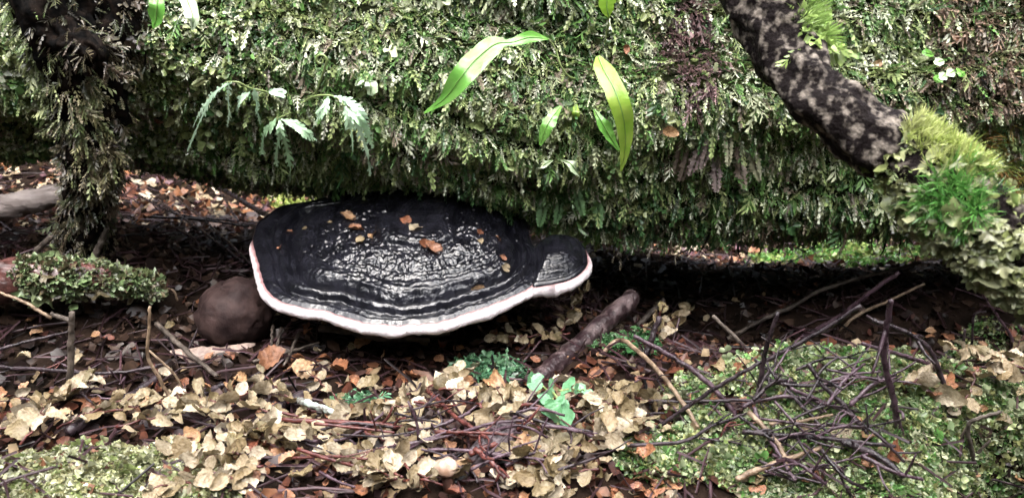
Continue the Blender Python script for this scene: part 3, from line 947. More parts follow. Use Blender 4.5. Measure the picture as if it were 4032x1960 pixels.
# grey root at far left
q = px_path([(-60, 212, 0.72), (0, 207, 0.71), (35, 200, 0.71), (62, 194, 0.71), (95, 196, 0.72)], 40)
link('surface_root', tube_mesh('surface_root', q, [0.010, 0.011, 0.010, 0.008, 0.004], 14, 0.3, 1.2), M['root_grey'], label='pale grey bare root running into the gnarled mossy root', cat='root')
q = px_path([(-60, 284, 0.66), (0, 280, 0.655), (30, 277, 0.655), (70, 276, 0.66), (120, 280, 0.68), (165, 288, 0.70)], 44)
ro = link('surface_root', tube_mesh('surface_root', q, [0.017, 0.017, 0.015, 0.013, 0.010, 0.006], 16, 0.25, 6.1), M['root_red'], label='dark reddish wet root with green moss on its end', cat='root')
moss_on_tube('moss_covering', q, [0.017, 0.015, 0.014, 0.010, 0.006], 1300, [(0.13, 0.19, 0.08), (0.18, 0.22, 0.11), (0.08, 0.10, 0.04), (0.11, 0.09, 0.05)], 0.0052, ro, trange=(0.35, 0.98), types=(8, 9, 10, 5, 6))

# near leaning branch at the right, moss at the lower end
bpts = [(735, -60, 0.50), (762, 0, 0.49), (783, 48, 0.48), (812, 90, 0.465), (850, 122, 0.455), (892, 150, 0.445), (935, 182, 0.435), (980, 215, 0.425), (1040, 262, 0.42), (1120, 340, 0.43), (1200, 450, 0.45)]
bp_ = px_path(bpts, 220)
brad = [0.0215, 0.020, 0.0175, 0.0165, 0.0165, 0.0155, 0.016, 0.0165, 0.016, 0.015, 0.015]
branch = link('leaning_branch', tube_mesh('leaning_branch', bp_, brad, 44, 0.26, 3.9), M['bark_branch'], label='thick leaning branch with rough bark and moss on its lower end', cat='branch')
LIME = [(0.26, 0.30, 0.11), (0.32, 0.34, 0.17), (0.18, 0.25, 0.08), (0.24, 0.25, 0.12)]
moss_on_tube('moss_covering', bp_, brad, 260, LIME, 0.0062, branch, types=(8, 9, 10), trange=(0.48, 0.95), droop=0.2, out=0.5)
moss_on_tube('moss_covering', bp_, brad, 420, LIME, 0.006, branch, types=(5, 6, 0, 3), trange=(0.52, 0.95), droop=0.2)
moss_on_tube('moss_covering', bp_, np.array(brad) * 1.15, 900, [(0.24, 0.26, 0.12), (0.31, 0.32, 0.18), (0.18, 0.21, 0.09)], 0.0052, branch, types=(8, 9, 10, 5), arc=(-0.2, -0.3, -1.0), droop=0.9, trange=(0.56, 0.92))
moss_on_tube('moss_covering', bp_, np.array(brad) * 1.45, 560, [(0.24, 0.26, 0.12), (0.31, 0.32, 0.18), (0.18, 0.21, 0.09)], 0.0052, branch, types=(8, 9, 10, 5), arc=(-0.3, 0.0, -1.0), droop=0.9, trange=(0.60, 0.92))
moss_on_tube('moss_covering', bp_, brad, 130, [(0.30, 0.42, 0.12)], 0.010, branch, types=(3, 5, 6), arc=(1, 0, 0.6), trange=(0.05, 0.25))


def T_needles(seed, n=10):
    r = np.random.default_rng(seed)
    V, F, C = [], [], []
    for i in range(n):
        a = r.uniform(0, 2 * np.pi); s = r.uniform(0.2, 0.85)
        dx, dy = math.cos(a) * s, math.sin(a) * s
        w = 0.022
        b = len(V)
        px, py = -math.sin(a) * w, math.cos(a) * w
        V += [(-px, 0, -py), (px, 0, py), (dx * 0.6 + px, 0.75, dy * 0.6 + py), (dx * 0.6 - px, 0.75, dy * 0.6 - py), (dx, 0.98, dy), (dx + 0.004, 0.98, dy)]
        F += [(b, b + 1, b + 2, b + 3), (b + 3, b + 2, b + 5, b + 4)]
        C += [0.6, 0.6, 1, 1, 1.2, 1.2]
    return np.array(V), np.array(F), np.array(C)


NEED_T = [T_needles(i) for i in range(4)]


def needle_tuft(path, n, trange, arc, pal, size, rad, parent, label):
    path = np.asarray(path)
    t = rng.uniform(*trange, n) * (len(path) - 1); i = t.astype(int); f = (t - i)[:, None]
    C = path[i] * (1 - f) + path[i + 1] * f
    T = norm(path[i + 1] - path[i])
    a = 0.45 * rng.normal(size=(n, 3)) + np.array(arc); a = norm(a - (a * T).sum(-1, keepdims=True) * T)
    d = a + 0.25 * rng.normal(size=(n, 3))
    c = np.array(pal)[rng.integers(0, len(pal), n)] * (1 + 0.2 * rng.normal(size=(n, 1)))
    me = scatter_mesh('moss_tuft', NEED_T, rng.integers(0, 4, n), C + a * rad * 0.95, frames(d, rng.normal(size=(n, 3))), np.exp(rng.normal(math.log(size), 0.2, n)), np.clip(c, 0.01, 0.8))
    return link('moss_tuft', me, M['moss_ground'], parent, kind='stuff', label=label)


needle_tuft(bp_, 200, (0.50, 0.66), (0.4, -0.1, 1.0), [(0.36, 0.44, 0.12), (0.46, 0.5, 0.2)], 0.010, 0.016, branch, 'spiky lime moss tuft on the branch')
needle_tuft(bp_, 170, (0.60, 0.70), (-0.1, -1.0, -0.3), [(0.08, 0.24, 0.05), (0.15, 0.34, 0.08)], 0.010, 0.016, branch, 'spiky dark green moss tuft on the branch')
needle_tuft(bp_, 100, (0.03, 0.22), (1.0, 0.0, 0.5), [(0.28, 0.42, 0.12)], 0.012, 0.018, branch, 'spiky green moss on the upper branch')

# thick fallen branch
q = np.array([np.array(on_ground(u, v, l)) for u, v, l in [(533, 386, 0.006), (549, 364, 0.010)]])
q0 = np.array(on_ground(533, 388, 0.004)); q1 = np.array(at_y(632, 298, q0[1] + 0.12))
q = catmull([q0, q0 * 0.55 + q1 * 0.45 + np.array([-0.003, 0, -0.004]), q1], 30)
link('fallen_branch', tube_mesh('fallen_branch', q, [0.0075, 0.0078, 0.0085], 14, 0.22, 5.1), mat('bark_fallen', (0.022, 0.012, 0.014), (0.16, 0.12, 0.12), 90, 0.35, 0.5, 0.9, 250, ramp=(0.45, 0.75)),
     label='thick dark purple fallen branch with peeling bark leaning from litter to log', cat='branch')

# ------------------------------------------------------------------ stone and big dead leaf
sv_, sf_ = [], []
nu, nv_ = 40, 26
for j in range(nv_ + 1):
    for i in range(nu):
        a, b = 2 * math.pi * i / nu, math.pi * j / nv_
        sv_.append((math.sin(b) * math.cos(a), math.sin(b) * math.sin(a), math.cos(b)))
for j in range(nv_):
    for i in range(nu):
        i2 = (i + 1) % nu
        sf_.append((j * nu + i, (j + 1) * nu + i, (j + 1) * nu + i2, j * nu + i2))
SPH_V, SPH_F = np.array(sv_), np.array(sf_)


def blob(name, sx, sy, sz, amp=0.0, fr=1.5, seed=0.0, flat=0.0):
    V = SPH_V.copy()
    if amp:
        n_ = fbm(V[:, 0] * fr + seed, V[:, 1] * fr, V[:, 2] * fr, 4)
        cr = np.abs(fbm(V[:, 0] * fr * 1.3 + seed + 9, V[:, 1] * fr * 1.3, V[:, 2] * fr * 1.3, 2))
        V = V * (1 + amp * n_ - amp * 1.2 * np.exp(-(cr / 0.06) ** 2))[:, None]
    return mesh_np(name, V * np.array([sx, sy, sz]), SPH_F, smooth=True)


sb = on_ground(228, 352)
st = blob('stone', 0.031, 0.030, 0.029, 0.10, 1.9, 5.0)
o = link('stone', st, M['stone'], label='rounded dark brown cracked stone beside the fungus edge', cat='stone')
o.location = (sb.x, sb.y + 0.026, gz(sb.x, sb.y + 0.026) + 0.022)
o.rotation_euler = (0.1, -0.3, 0.4)

# large curled dead leaf under the stone
c0, c1 = on_ground(256, 350, 0.006), on_ground(172, 362, 0.010)
DEAD = (c0, c1)

# ------------------------------------------------------------------ twigs
def twig(pts, rad, m, label, stand=False, lean=0.0, y0=None, lifts=None, group=None, name='twig', stubs=0, cat='twig'):
    """pts in picture px. lying: every point rests on the ground; standing: the last point is on the ground"""
    if stand:
        base = on_ground(*pts[-1]); yb = base.y if y0 is None else y0
        P = []
        for (u, v) in pts:
            f = (pts[-1][1] - v) / FPX
            P.append(np.array(at_y(u, v, yb + lean * f)))
        P[-1] = P[-1] - np.array([0, 0, 0.004])
    else:
        P = []
        for i, (u, v) in enumerate(pts):
            l = rad + (lifts[i] if lifts else 0.004)
            P.append(np.array(on_ground(u, v, l)))
        for i in range(1, len(P) - 1):
            f = i / (len(P) - 1); P[i][2] = max(P[i][2], P[0][2] * (1 - f) + P[-1][2] * f)
    n = max(12, 6 * len(pts))
    path = catmull(P, n)
    path = path + rng.normal(size=path.shape) * rad * 0.12
    parts = []
    V, F, E = tube(path, [rad, rad * 0.9, rad * 0.7] if not stand else [rad * 0.75, rad * 0.9, rad], 7, 0.16, random.random() * 20)
    parts.append((V, np.concatenate([to_tris(F), E])))
    for s in range(stubs):
        i = random.randint(2, n - 3)
        dirv = norm(path[i + 1] - path[i - 1] + rng.normal(size=3) * np.linalg.norm(path[i + 1] - path[i - 1]) * 0.9 + np.array([0, 0, 0.3]) * np.linalg.norm(path[i + 1] - path[i - 1]))
        ln = random.uniform(0.006, 0.03)
        q = catmull([path[i], path[i] + dirv * ln * 0.5 + rng.normal(size=3) * 0.001, path[i] + dirv * ln], 6)
        V, F, E = tube(q, [rad * 0.6, rad * 0.4], 5, 0.1)
        parts.append((V, np.concatenate([to_tris(F), E])))
    V, F = join(parts)
    return link(name, mesh_np(name, V, F, smooth=True), M[m], label=label, cat=cat, group=group)


S = True
twig([(899, 272), (868, 294), (838, 317), (798, 336)], 0.0026, 'twig_purple', 'thick purple stick with broken pale end slanting over the moss mound', S, lean=-0.25, name='stick', cat='stick')
twig([(925, 283), (891, 299), (855, 316), (838, 330)], 0.0017, 'twig_tan', 'pale tan stick with a clean broken end beside the thick purple stick', S, lean=0.15, name='stick', cat='stick')
twig([(920, 262), (869, 275), (818, 291), (794, 305), (757, 322), (722, 338)], 0.0022, 'twig_grey', 'long brown grey stick arching over the dark hollow', S, lean=0.3, name='stick', cat='stick')
twig([(891, 299), (887, 322), (885, 341), (885, 365), (895, 406), (901, 436)], 0.0022, 'twig_purple', 'upright dark purple twig standing on the moss mound edge', S, stubs=2)
twig([(778, 312), (767, 345), (761, 376), (757, 404)], 0.0019, 'twig_dark', 'upright dark twig at the left edge of the moss mound', S)
twig([(873, 320), (899, 329), (926, 345), (940, 374), (948, 402), (958, 437), (968, 467), (980, 500)], 0.0022, 'twig_dark', 'long bowed dark twig rising beside the pale leafy sprig', S, lean=0.15, stubs=5)
twig([(862, 343), (903, 355), (932, 366), (950, 378)], 0.0018, 'twig_purple', 'reddish twig lying behind the upright purple twig', S, lean=-0.2)
twig([(861, 305), (824, 329), (798, 343), (757, 366), (735, 378)], 0.0018, 'twig_dark', 'dark twig crossing the top of the moss mound', S, lean=-0.1)
twig([(808, 363), (824, 386), (847, 408), (871, 439), (889, 462)], 0.0019, 'twig_dark', 'black forked twig lying across the moss mound', S, lean=0.35, stubs=4)
twig([(757, 394), (788, 406), (839, 402)], 0.0014, 'twig_dark', 'thin dark twig on the moss mound', lifts=[0.012] * 3, group='thin dark twigs on the moss mound')
twig([(784, 406), (802, 426), (824, 449)], 0.0013, 'twig_dark', 'thin dark twig on the moss mound', lifts=[0.012] * 3, group='thin dark twigs on the moss mound', stubs=2)
twig([(740, 424), (757, 418), (788, 414), (824, 422), (851, 434)], 0.0015, 'twig_purple', 'thin dark twig on the moss mound', lifts=[0.012] * 5, group='thin dark twigs on the moss mound', stubs=2)
twig([(767, 441), (798, 439), (830, 432)], 0.0012, 'twig_tan', 'thin pale twig on the moss mound', lifts=[0.012] * 3)
twig([(740, 452), (769, 455), (818, 459), (869, 465), (890, 467)], 0.0017, 'twig_dark', 'thin dark twig on the moss mound', lifts=[0.014] * 5, group='thin dark twigs on the moss mound', stubs=4)
twig([(735, 495), (757, 486), (788, 475), (818, 463)], 0.0019, 'twig_tan', 'tan barked stick at the foot of the moss mound', lifts=[0.010] * 4, name='stick', cat='stick')
twig([(752, 425), (757, 439), (773, 467), (792, 499)], 0.0015, 'twig_purple', 'purple twig hanging down the front of the moss mound', lifts=[0.012] * 4)
twig([(840, 462), (855, 467), (879, 479), (899, 497)], 0.0026, 'twig_dark', 'thick dark stick at the lower right of the moss mound', lifts=[0.012] * 4, name='stick', cat='stick')
twig([(979, 288), (997, 315), (1011, 336), (1012, 349)], 0.0016, 'twig_purple', 'straight purple twig standing in front of the dark hollow', S, stubs=1)
twig([(1016, 322), (1030, 340), (1045, 362)], 0.0018, 'twig_purple', 'short dark twig entering beside the moss bank', S)
twig([(986, 311), (974, 315), (972, 341), (970, 352)], 0.0013, 'twig_dark', 'hooked dark twig in the hollow behind the moss bank', S)
twig([(965, 329), (962, 357), (959, 372)], 0.0010, 'twig_dark', 'thin upright twig in the hollow behind the moss bank', S)
twig([(1001, 411), (975, 419), (968, 428), (972, 452), (980, 490)], 0.0016, 'twig_grey', 'forked grey twig at the lower right corner', S, stubs=2)
twig([(990, 440), (978, 452), (969, 466)], 0.0012, 'twig_grey', 'short pale twig leaning on the forked grey twig', S)
twig([(634, 335), (670, 355), (701, 376), (727, 402), (741, 418)], 0.0020, 'twig_purple', 'straight shiny purple stick reaching over the moss mound edge', S, lean=0.35, name='stick', cat='stick')
twig([(600, 362), (620, 355), (650, 380), (676, 410), (697, 437)], 0.0019, 'twig_tan', 'pale tan stick with whitish patch lying among the leaves', lifts=[0.004, 0.012, 0.012, 0.01, 0.006], name='stick', cat='stick')
twig([(761, 361), (721, 384), (690, 404), (648, 428)], 0.0016, 'twig_dark', 'straight dark stick crossing the shiny purple stick', S, lean=-0.1, name='stick', cat='stick')
twig([(660, 317), (650, 343), (640, 368)], 0.0028, 'twig_dark', 'stubby rough dark stick standing beside a tan leafy sprig', S, lean=0.2, name='stick', cat='stick')
twig([(638, 412), (680, 413), (721, 412), (775, 411)], 0.0013, 'twig_dark', 'thin dark twig lying level under the crossing sticks', lifts=[0.008] * 4)
twig([(664, 299), (634, 326)], 0.0030, 'twig_grey', 'short grey stick in the shadow behind the thick fallen branch', S, lean=0.6, name='stick', cat='stick')
twig([(713, 315), (739, 341), (752, 352)], 0.0018, 'twig_grey', 'short grey twig crossing the long arching stick', S, lean=0.2)
twig([(630, 457), (680, 459), (711, 442), (745, 425)], 0.0013, 'twig_dark', 'thin twig between tan leaves and moss mound', lifts=[0.008] * 4, stubs=2)
twig([(747, 430), (775, 463), (786, 490)], 0.0017, 'twig_tan', 'pale twig curving down over the moss mound', lifts=[0.012] * 3)
for i, pts in enumerate([[(284, 433), (335, 439), (386, 440), (426, 445), (481, 449)], [(282, 449), (325, 457), (351, 453), (376, 437), (396, 420)], [(420, 465), (457, 466), (521, 469), (545, 472)],
                         [(426, 404), (457, 432), (477, 449), (486, 458)], [(396, 424), (432, 436), (455, 446)], [(400, 447), (440, 437), (470, 426)], [(470, 470), (500, 455), (520, 440)],
                         [(350, 470), (395, 462), (440, 452)], [(360, 485), (395, 470), (420, 455)], [(475, 468), (495, 485), (505, 497)], [(505, 478), (530, 470), (570, 462)], [(480, 449), (520, 430), (545, 420)]]):
    twig(pts, random.uniform(0.0011, 0.0019), 'stem_red' if i % 3 == 0 else 'twig_purple', 'thin wet reddish purple twig tangled among the tan fallen leaves', lifts=[random.uniform(0.006, 0.014) for _ in pts],
         group='reddish twigs tangled in the foreground leaves', stubs=3)
twig([(0, 292), (25, 302), (50, 313)], 0.0014, 'twig_tan', 'bare whitish straight stick in front of the reddish root', S, lean=0.0, y0=0.02, name='stick', cat='stick')
twig([(50, 313), (72, 316)], 0.0022, 'twig_grey', 'short dull grey twig at the end of the whitish stick', S, y0=0.022)
twig([(72, 312), (71, 350), (69, 394)], 0.0026, 'twig_grey', 'upright dull grey stick standing below the reddish root', S, name='stick', cat='stick')
twig([(-5, 380), (50, 383), (110, 387), (160, 380)], 0.0016, 'twig_dark', 'long dark twig lying flat below the upright grey stick', lifts=[0.01] * 4)
twig([(-5, 367), (30, 357), (75, 346)], 0.0014, 'twig_dark', 'thin dark twig crossing behind the upright grey stick', lifts=[0.012] * 3)
twig([(150, 306), (149, 330), (148, 356), (160, 378), (172, 398)], 0.0014, 'twig_tan', 'thin tan twig bending down from the mossy root end', S)
twig([(149, 350), (175, 375), (187, 400)], 0.0010, 'twig_tan', 'fine tan side twig beside the bent tan twig', S)
twig([(158, 332), (185, 360), (218, 385)], 0.0022, 'twig_grey', 'dull brown stick lying in front of the stone', lifts=[0.006] * 3, name='stick', cat='stick')
twig([(157, 288), (172, 289), (177, 296)], 0.0010, 'twig_tan', 'short hooked tan twig in the shade left of the stone', S, y0=0.1)
twig([(107, 227), (98, 248), (86, 272)], 0.0030, 'twig_grey', 'short broken grey stick with pale end leaning beside the mossy root', S, name='stick', cat='stick')
twig([(52, 236), (38, 250), (24, 268)], 0.0030, 'twig_grey', 'dull grey stick leaning beside the pale grey root', S, name='stick', cat='stick')
twig([(110, 176), (180, 200), (255, 230), (275, 240)], 0.0038, 'twig_dark', 'long dark stick lying on the bright litter behind the log', lifts=[0.02] * 4, name='stick', cat='stick')
for i, pts in enumerate([[(160, 210), (200, 240), (245, 275)], [(175, 205), (215, 240), (256, 280)], [(140, 205), (180, 225), (236, 232)], [(150, 228), (200, 232), (250, 238)], [(195, 175), (215, 205), (240, 232)]]):
    twig(pts, 0.0016, 'twig_dark', 'thin dark twig lying on the bright litter behind the fungus', lifts=[0.012] * 3, group='dark twigs behind the fungus')
for i, pts in enumerate([[(274, 335), (272, 365)], [(282, 338), (276, 372)], [(300, 342), (292, 362), (285, 376)], [(254, 372), (290, 362), (320, 352)], [(330, 335), (370, 350), (430, 352)], [(320, 340), (390, 350), (450, 345)]]):
    twig(pts, 0.0013 if i < 4 else 0.0030, 'twig_grey', 'dull grey twig lying in the shade under the fungus rim', lifts=[0.008] * 3, group='twigs in the shade under the fungus')
twig([(300, 418), (325, 424), (345, 430)], 0.0026, 'twig_lichen', 'short stick crusted with pale green lichen among tan leaves', lifts=[0.012, 0.010, 0.008], name='stick', cat='stick')
twig([(320, 392), (290, 408), (258, 428), (220, 452)], 0.0040, 'twig_dark', 'black rotten stick half buried left of the tan leaves', lifts=[0.0] * 4, name='stick', cat='stick')
twig([(170, 415), (195, 402), (225, 388)], 0.0040, 'twig_dark', 'black wet stick on the ground in front of the stone', lifts=[0.0] * 3, name='stick', cat='stick')
twig([(70, 440), (95, 425), (130, 405), (160, 385)], 0.0042, 'twig_dark', 'thick black stick behind the olive leafy sprigs', lifts=[0.002] * 4, name='stick', cat='stick')
for i in range(26):
    u0, v0 = random.uniform(725, 860), random.uniform(385, 485)
    a = random.choice([random.uniform(-0.35, 0.35), random.uniform(0.6, 1.2), random.uniform(-1.2, -0.7)]); L = random.uniform(40, 95)
    pts = [(u0, v0), (u0 + L * 0.5 * math.cos(a), v0 + L * 0.32 * math.sin(a) + random.gauss(0, 3)), (u0 + L * math.cos(a), min(502, v0 + L * 0.6 * math.sin(a)))]
    twig(pts, random.uniform(0.0008, 0.0015), random.choice(['twig_purple', 'twig_dark', 'twig_dark']), 'fine dark twig in the tangle lying over the moss mound', lifts=[random.uniform(0.008, 0.022) for _ in pts],
         group='fine dark twigs tangled over the moss mound', stubs=3)
for i in range(22):
    u0, v0 = random.uniform(290, 560), random.uniform(425, 490)
    a = random.uniform(-0.5, 0.5); L = random.uniform(40, 100)
    pts = [(u0, v0), (u0 + L * 0.5 * math.cos(a), v0 + L * 0.22 * math.sin(a) + random.gauss(0, 3)), (u0 + L * math.cos(a), min(502, v0 + L * 0.5 * math.sin(a)))]
    twig(pts, random.uniform(0.0007, 0.0013), random.choice(['twig_purple', 'stem_red', 'twig_dark']), 'thin wet reddish purple twig tangled among the tan fallen leaves', lifts=[random.uniform(0.010, 0.020) for _ in pts],
         group='reddish twigs tangled in the foreground leaves', stubs=2)
for i in range(34):
    u0, v0 = random.uniform(250, 900), random.uniform(385, 495)
    if i > 24: u0, v0 = random.uniform(0, 200), random.uniform(330, 440)
    a = random.uniform(0, math.pi); L = random.uniform(20, 60)
    pts = [(u0, v0), (u0 + L * 0.5 * math.cos(a) + random.gauss(0, 3), min(497, v0 + L * 0.2 * math.sin(a)) + random.gauss(0, 2)), (u0 + L * math.cos(a), min(500, v0 + L * 0.45 * math.sin(a)))]
    twig(pts, random.uniform(0.0006, 0.0011), random.choice(['stem_red', 'twig_purple', 'twig_dark']), 'fine short twig scattered on the litter ' + zone(u0, v0), lifts=[random.uniform(0.003, 0.012) for _ in pts],
         group='fine twigs scattered ' + zone(u0, v0), stubs=1)

# ------------------------------------------------------------------ leafy sprigs
def gsprig(u0, v0, u1, v1, n, size, label, lift=0.008, lift1=None, leafset=LEAVES_T, stem='stem_red', group=None, **kw):
    p0 = on_ground(u0, v0, lift); p1 = on_ground(u1, v1, lift if lift1 is None else lift1)
    return sprig(p0, p1, n, size, leafset, M[stem], label, group=group, **kw)


LB = 'dry tan leafy sprig lying in the foreground leaf pile'
G = 'dry tan sprigs in the foreground leaf pile'
main = []
for i in range(40):
    # the leaf pile: u 205..640, v 400..500
    u = random.uniform(205, 640); lo_ = 404 + (18 if u < 300 else 0) + (14 if 380 < u < 420 else 0)
    v = random.uniform(lo_, 500)
    if 385 < u < 520 and 425 < v < 475 and random.random() < 0.65: continue
    a = random.uniform(-0.5, 0.5) + (math.pi if random.random() < 0.5 else 0)
    L = random.uniform(28, 70)
    gsprig(u, v, u + L * math.cos(a), min(505, v + L * 0.6 * math.sin(a)), random.randint(8, 13), 0.0128, 'dry tan leafy sprig in the leaf pile ' + zone(u, v), lift=random.uniform(0.004, 0.014), lift1=random.uniform(0.006, 0.02), group='dry tan sprigs ' + zone(u, v))
gsprig(300, 430, 232, 412, 12, 0.0125, 'tan leafy sprig curling up at the top left of the leaf pile', 0.012, 0.020)
gsprig(290, 412, 262, 396, 8, 0.0105, 'short tan leafy tip standing above the leaf pile near the stone', 0.008, 0.022)
gsprig(345, 415, 310, 392, 7, 0.010, 'tan leafy tip standing above the lichen crusted stick', 0.006, 0.018)
gsprig(400, 410, 470, 388, 14, 0.012, 'cream leafy sprig along the lit edge below the fungus', 0.010, 0.018)
gsprig(440, 405, 515, 412, 14, 0.012, 'cream leafy sprig draped over the edge of the litter step', 0.014, 0.014)
gsprig(478, 425, 500, 440, 6, 0.015, 'pair of bright cream leaves above the dark wood chunk', 0.016, 0.016)
gsprig(545, 395, 640, 440, 16, 0.0150, 'broad tan leafy sprig beside the green leaved seedling', 0.014, 0.016)
gsprig(590, 400, 650, 425, 13, 0.0150, 'tan leafy sprig with upturned leaves below the crossing sticks', 0.016, 0.018)
gsprig(530, 480, 615, 450, 14, 0.0150, 'tan leafy sprig below the green leaved seedling', 0.012, 0.016)
SH = 'dull tan leafy sprig hanging in the shade under the fungus lobe'
gsprig(570, 345, 492, 352, 16, 0.0115, 'dull tan leafy sprig in the shade beside the thick fallen branch', 0.012, 0.014)
p0 = on_ground(560, 345, 0.012)
sprig(p0, at_y(586, 288, p0.y + 0.015), 16, 0.0115, LEAVES_T, M['stem_red'], 'tan leafy sprig climbing behind the thick fallen branch under the fungus lobe')
gsprig(655, 345, 692, 326, 14, 0.012, 'tan leafy sprig drooping beside the stubby dark stick', 0.012, 0.022)
p0 = on_ground(655, 345, 0.01)
sprig(p0, at_y(664, 305, p0.y), 6, 0.012, LEAVES_T, M['stem_red'], 'upright pale leafy tip above the stubby dark stick')
gsprig(640, 335, 660, 352, 6, 0.011, 'few tan leaves at the foot of the stubby dark stick', 0.010)
OL = 'olive tan leafy sprig lying behind the pale moss cushion'
for (a, b, c, d_) in [(10, 425, 95, 402), (60, 440, 150, 412), (90, 425, 170, 420), (0, 445, 55, 425), (45, 415, 100, 398), (120, 440, 190, 432)]:
    gsprig(a, b, c, d_, 11, 0.0125, OL, 0.010, 0.016, group='olive sprigs behind the pale moss cushion')
gsprig(25, 455, 48, 428, 6, 0.016, 'large pale olive leaves at the edge of the moss cushion', 0.01, 0.02)
gsprig(1020, 395, 935, 372, 14, 0.0135, 'bright cream leafy sprig lying on the moss bank', 0.020, 0.020)
gsprig(1030, 380, 985, 395, 10, 0.014, 'cream leaves lying on the right end of the moss bank', 0.022, 0.016)
gsprig(970, 395, 952, 430, 7, 0.012, 'cream leafy sprig hanging down from the moss bank', 0.02, 0.012)
gsprig(1000, 372, 1026, 340, 7, 0.012, 'cream leafy tip beside the straight purple twig', 0.01, 0.014)
gsprig(900, 405, 922, 395, 3, 0.016, 'two wide cream leaves on the mossy slope below the upright purple twig', 0.016)
# green seedling
gp0 = on_ground(558, 440, 0.01)
sprig(gp0, at_y(552, 398, gp0.y + 0.02), 8, 0.0125, LEAVES_G, M['stem_green'], 'small seedling sprig with round mint green leaves among tan leaves', name='green_sprig', upness=0.6)
gsprig(556, 420, 530, 405, 5, 0.0125, 'mint green leafy side sprig left of the seedling', 0.018, 0.022, leafset=LEAVES_G, stem='stem_green', name='green_sprig')
gsprig(560, 412, 584, 418, 5, 0.011, 'mint green leafy side sprig right of the seedling', 0.018, 0.022, leafset=LEAVES_G, stem='stem_green', name='green_sprig')

# ------------------------------------------------------------------ loose leaves (individuals)
cnt = 0
while cnt < 300:
    u, v = random.uniform(-10, 1034), random.uniform(325, 500)
    if u < 190 and v > 445: continue
    if random.random() > (0.9 if v > 385 else 0.5): continue
    if 770 < u < 900 and random.random() < 0.75: continue
    p = on_ground(u, v, random.uniform(0.002, 0.007))
    if p.y > 0.25 or (u < 230 and v < 385 and random.random() < 0.6): continue
    tan = random.random() < (0.35 if v > 395 else 0.12)
    n_ = Vector((0, -0.1, 1)) + rv(0.4)
    d_ = Vector((random.gauss(0, 1), random.gauss(0, 1), 0.1))
    lbl = ('loose tan leaf lying singly ' if tan else 'loose brown leaf lying singly ') + zone(u, v)
    place_leaf(random.choice(LEAVES_T if tan else LEAVES_B), p, d_, n_, random.uniform(0.008, 0.0135), name='fallen_leaf', label=lbl, cat='leaf', group=('loose tan leaves ' if tan else 'loose brown leaves ') + zone(u, v))
    cnt += 1
for (u, v, s, m_, lbl) in [(318, 373, 0.020, LEAVES_B, 'pair of larger smooth brown leaves on the shaded litter'), (334, 372, 0.020, LEAVES_B, 'pair of larger smooth brown leaves on the shaded litter'),
                           (260, 372, 0.024, LEAVES_B, 'pointed reddish brown leaf on litter near the stone'), (355, 352, 0.015, LEAVES_B, 'single brown leaf lit below the fungus rim'),
                           (476, 386, 0.020, LEAVES_B, 'large red brown leaf lying in the shade edge'), (486, 384, 0.02, LEAVES_B, 'red brown leaf standing in the shade edge'),
                           (541, 452, 0.021, LEAVES_B, 'shiny wet orange brown leaf below the seedling'), (862, 345, 0.014, LEAVES_B, 'round peach leaf behind the moss mound'),
                           (900, 455, 0.018, LEAVES_B, 'dark orange brown leaf on the lower moss mound'), (953, 340, 0.014, LEAVES_B, 'round orange leaf in the hollow'),
                           (728, 375, 0.015, LEAVES_T, 'glossy cream leaf beside the shiny purple stick'), (714, 370, 0.014, LEAVES_T, 'pale pinkish leaf beside the shiny purple stick'),
                           (174, 378, 0.010, LEAVES_T, 'small round cream leaf by the tan twig'), (358, 395, 0.018, LEAVES_T, 'pale toothed leaf standing at the litter step'),
                           (488, 456, 0.016, LEAVES_T, 'folded yellowish leaf on the reddish twigs'), (930, 400, 0.02, LEAVES_T, 'wide cream leaf on the mossy slope'),
                           (855, 448, 0.019, LEAVES_T, 'pale leaf resting on the twigs of the moss mound'), (300, 480, 0.020, LEAVES_T, 'bright cream leaf at the bottom of the leaf pile')]:
    place_leaf(random.choice(m_), on_ground(u, v, 0.006), Vector((random.gauss(0, 1), random.gauss(0, 1), 0.25)), Vector((0, -0.5, 1)) + rv(0.25), s, name='fallen_leaf', label=lbl, cat='leaf',
               group='pair of smooth brown leaves' if lbl.startswith('pair of larger') else None)

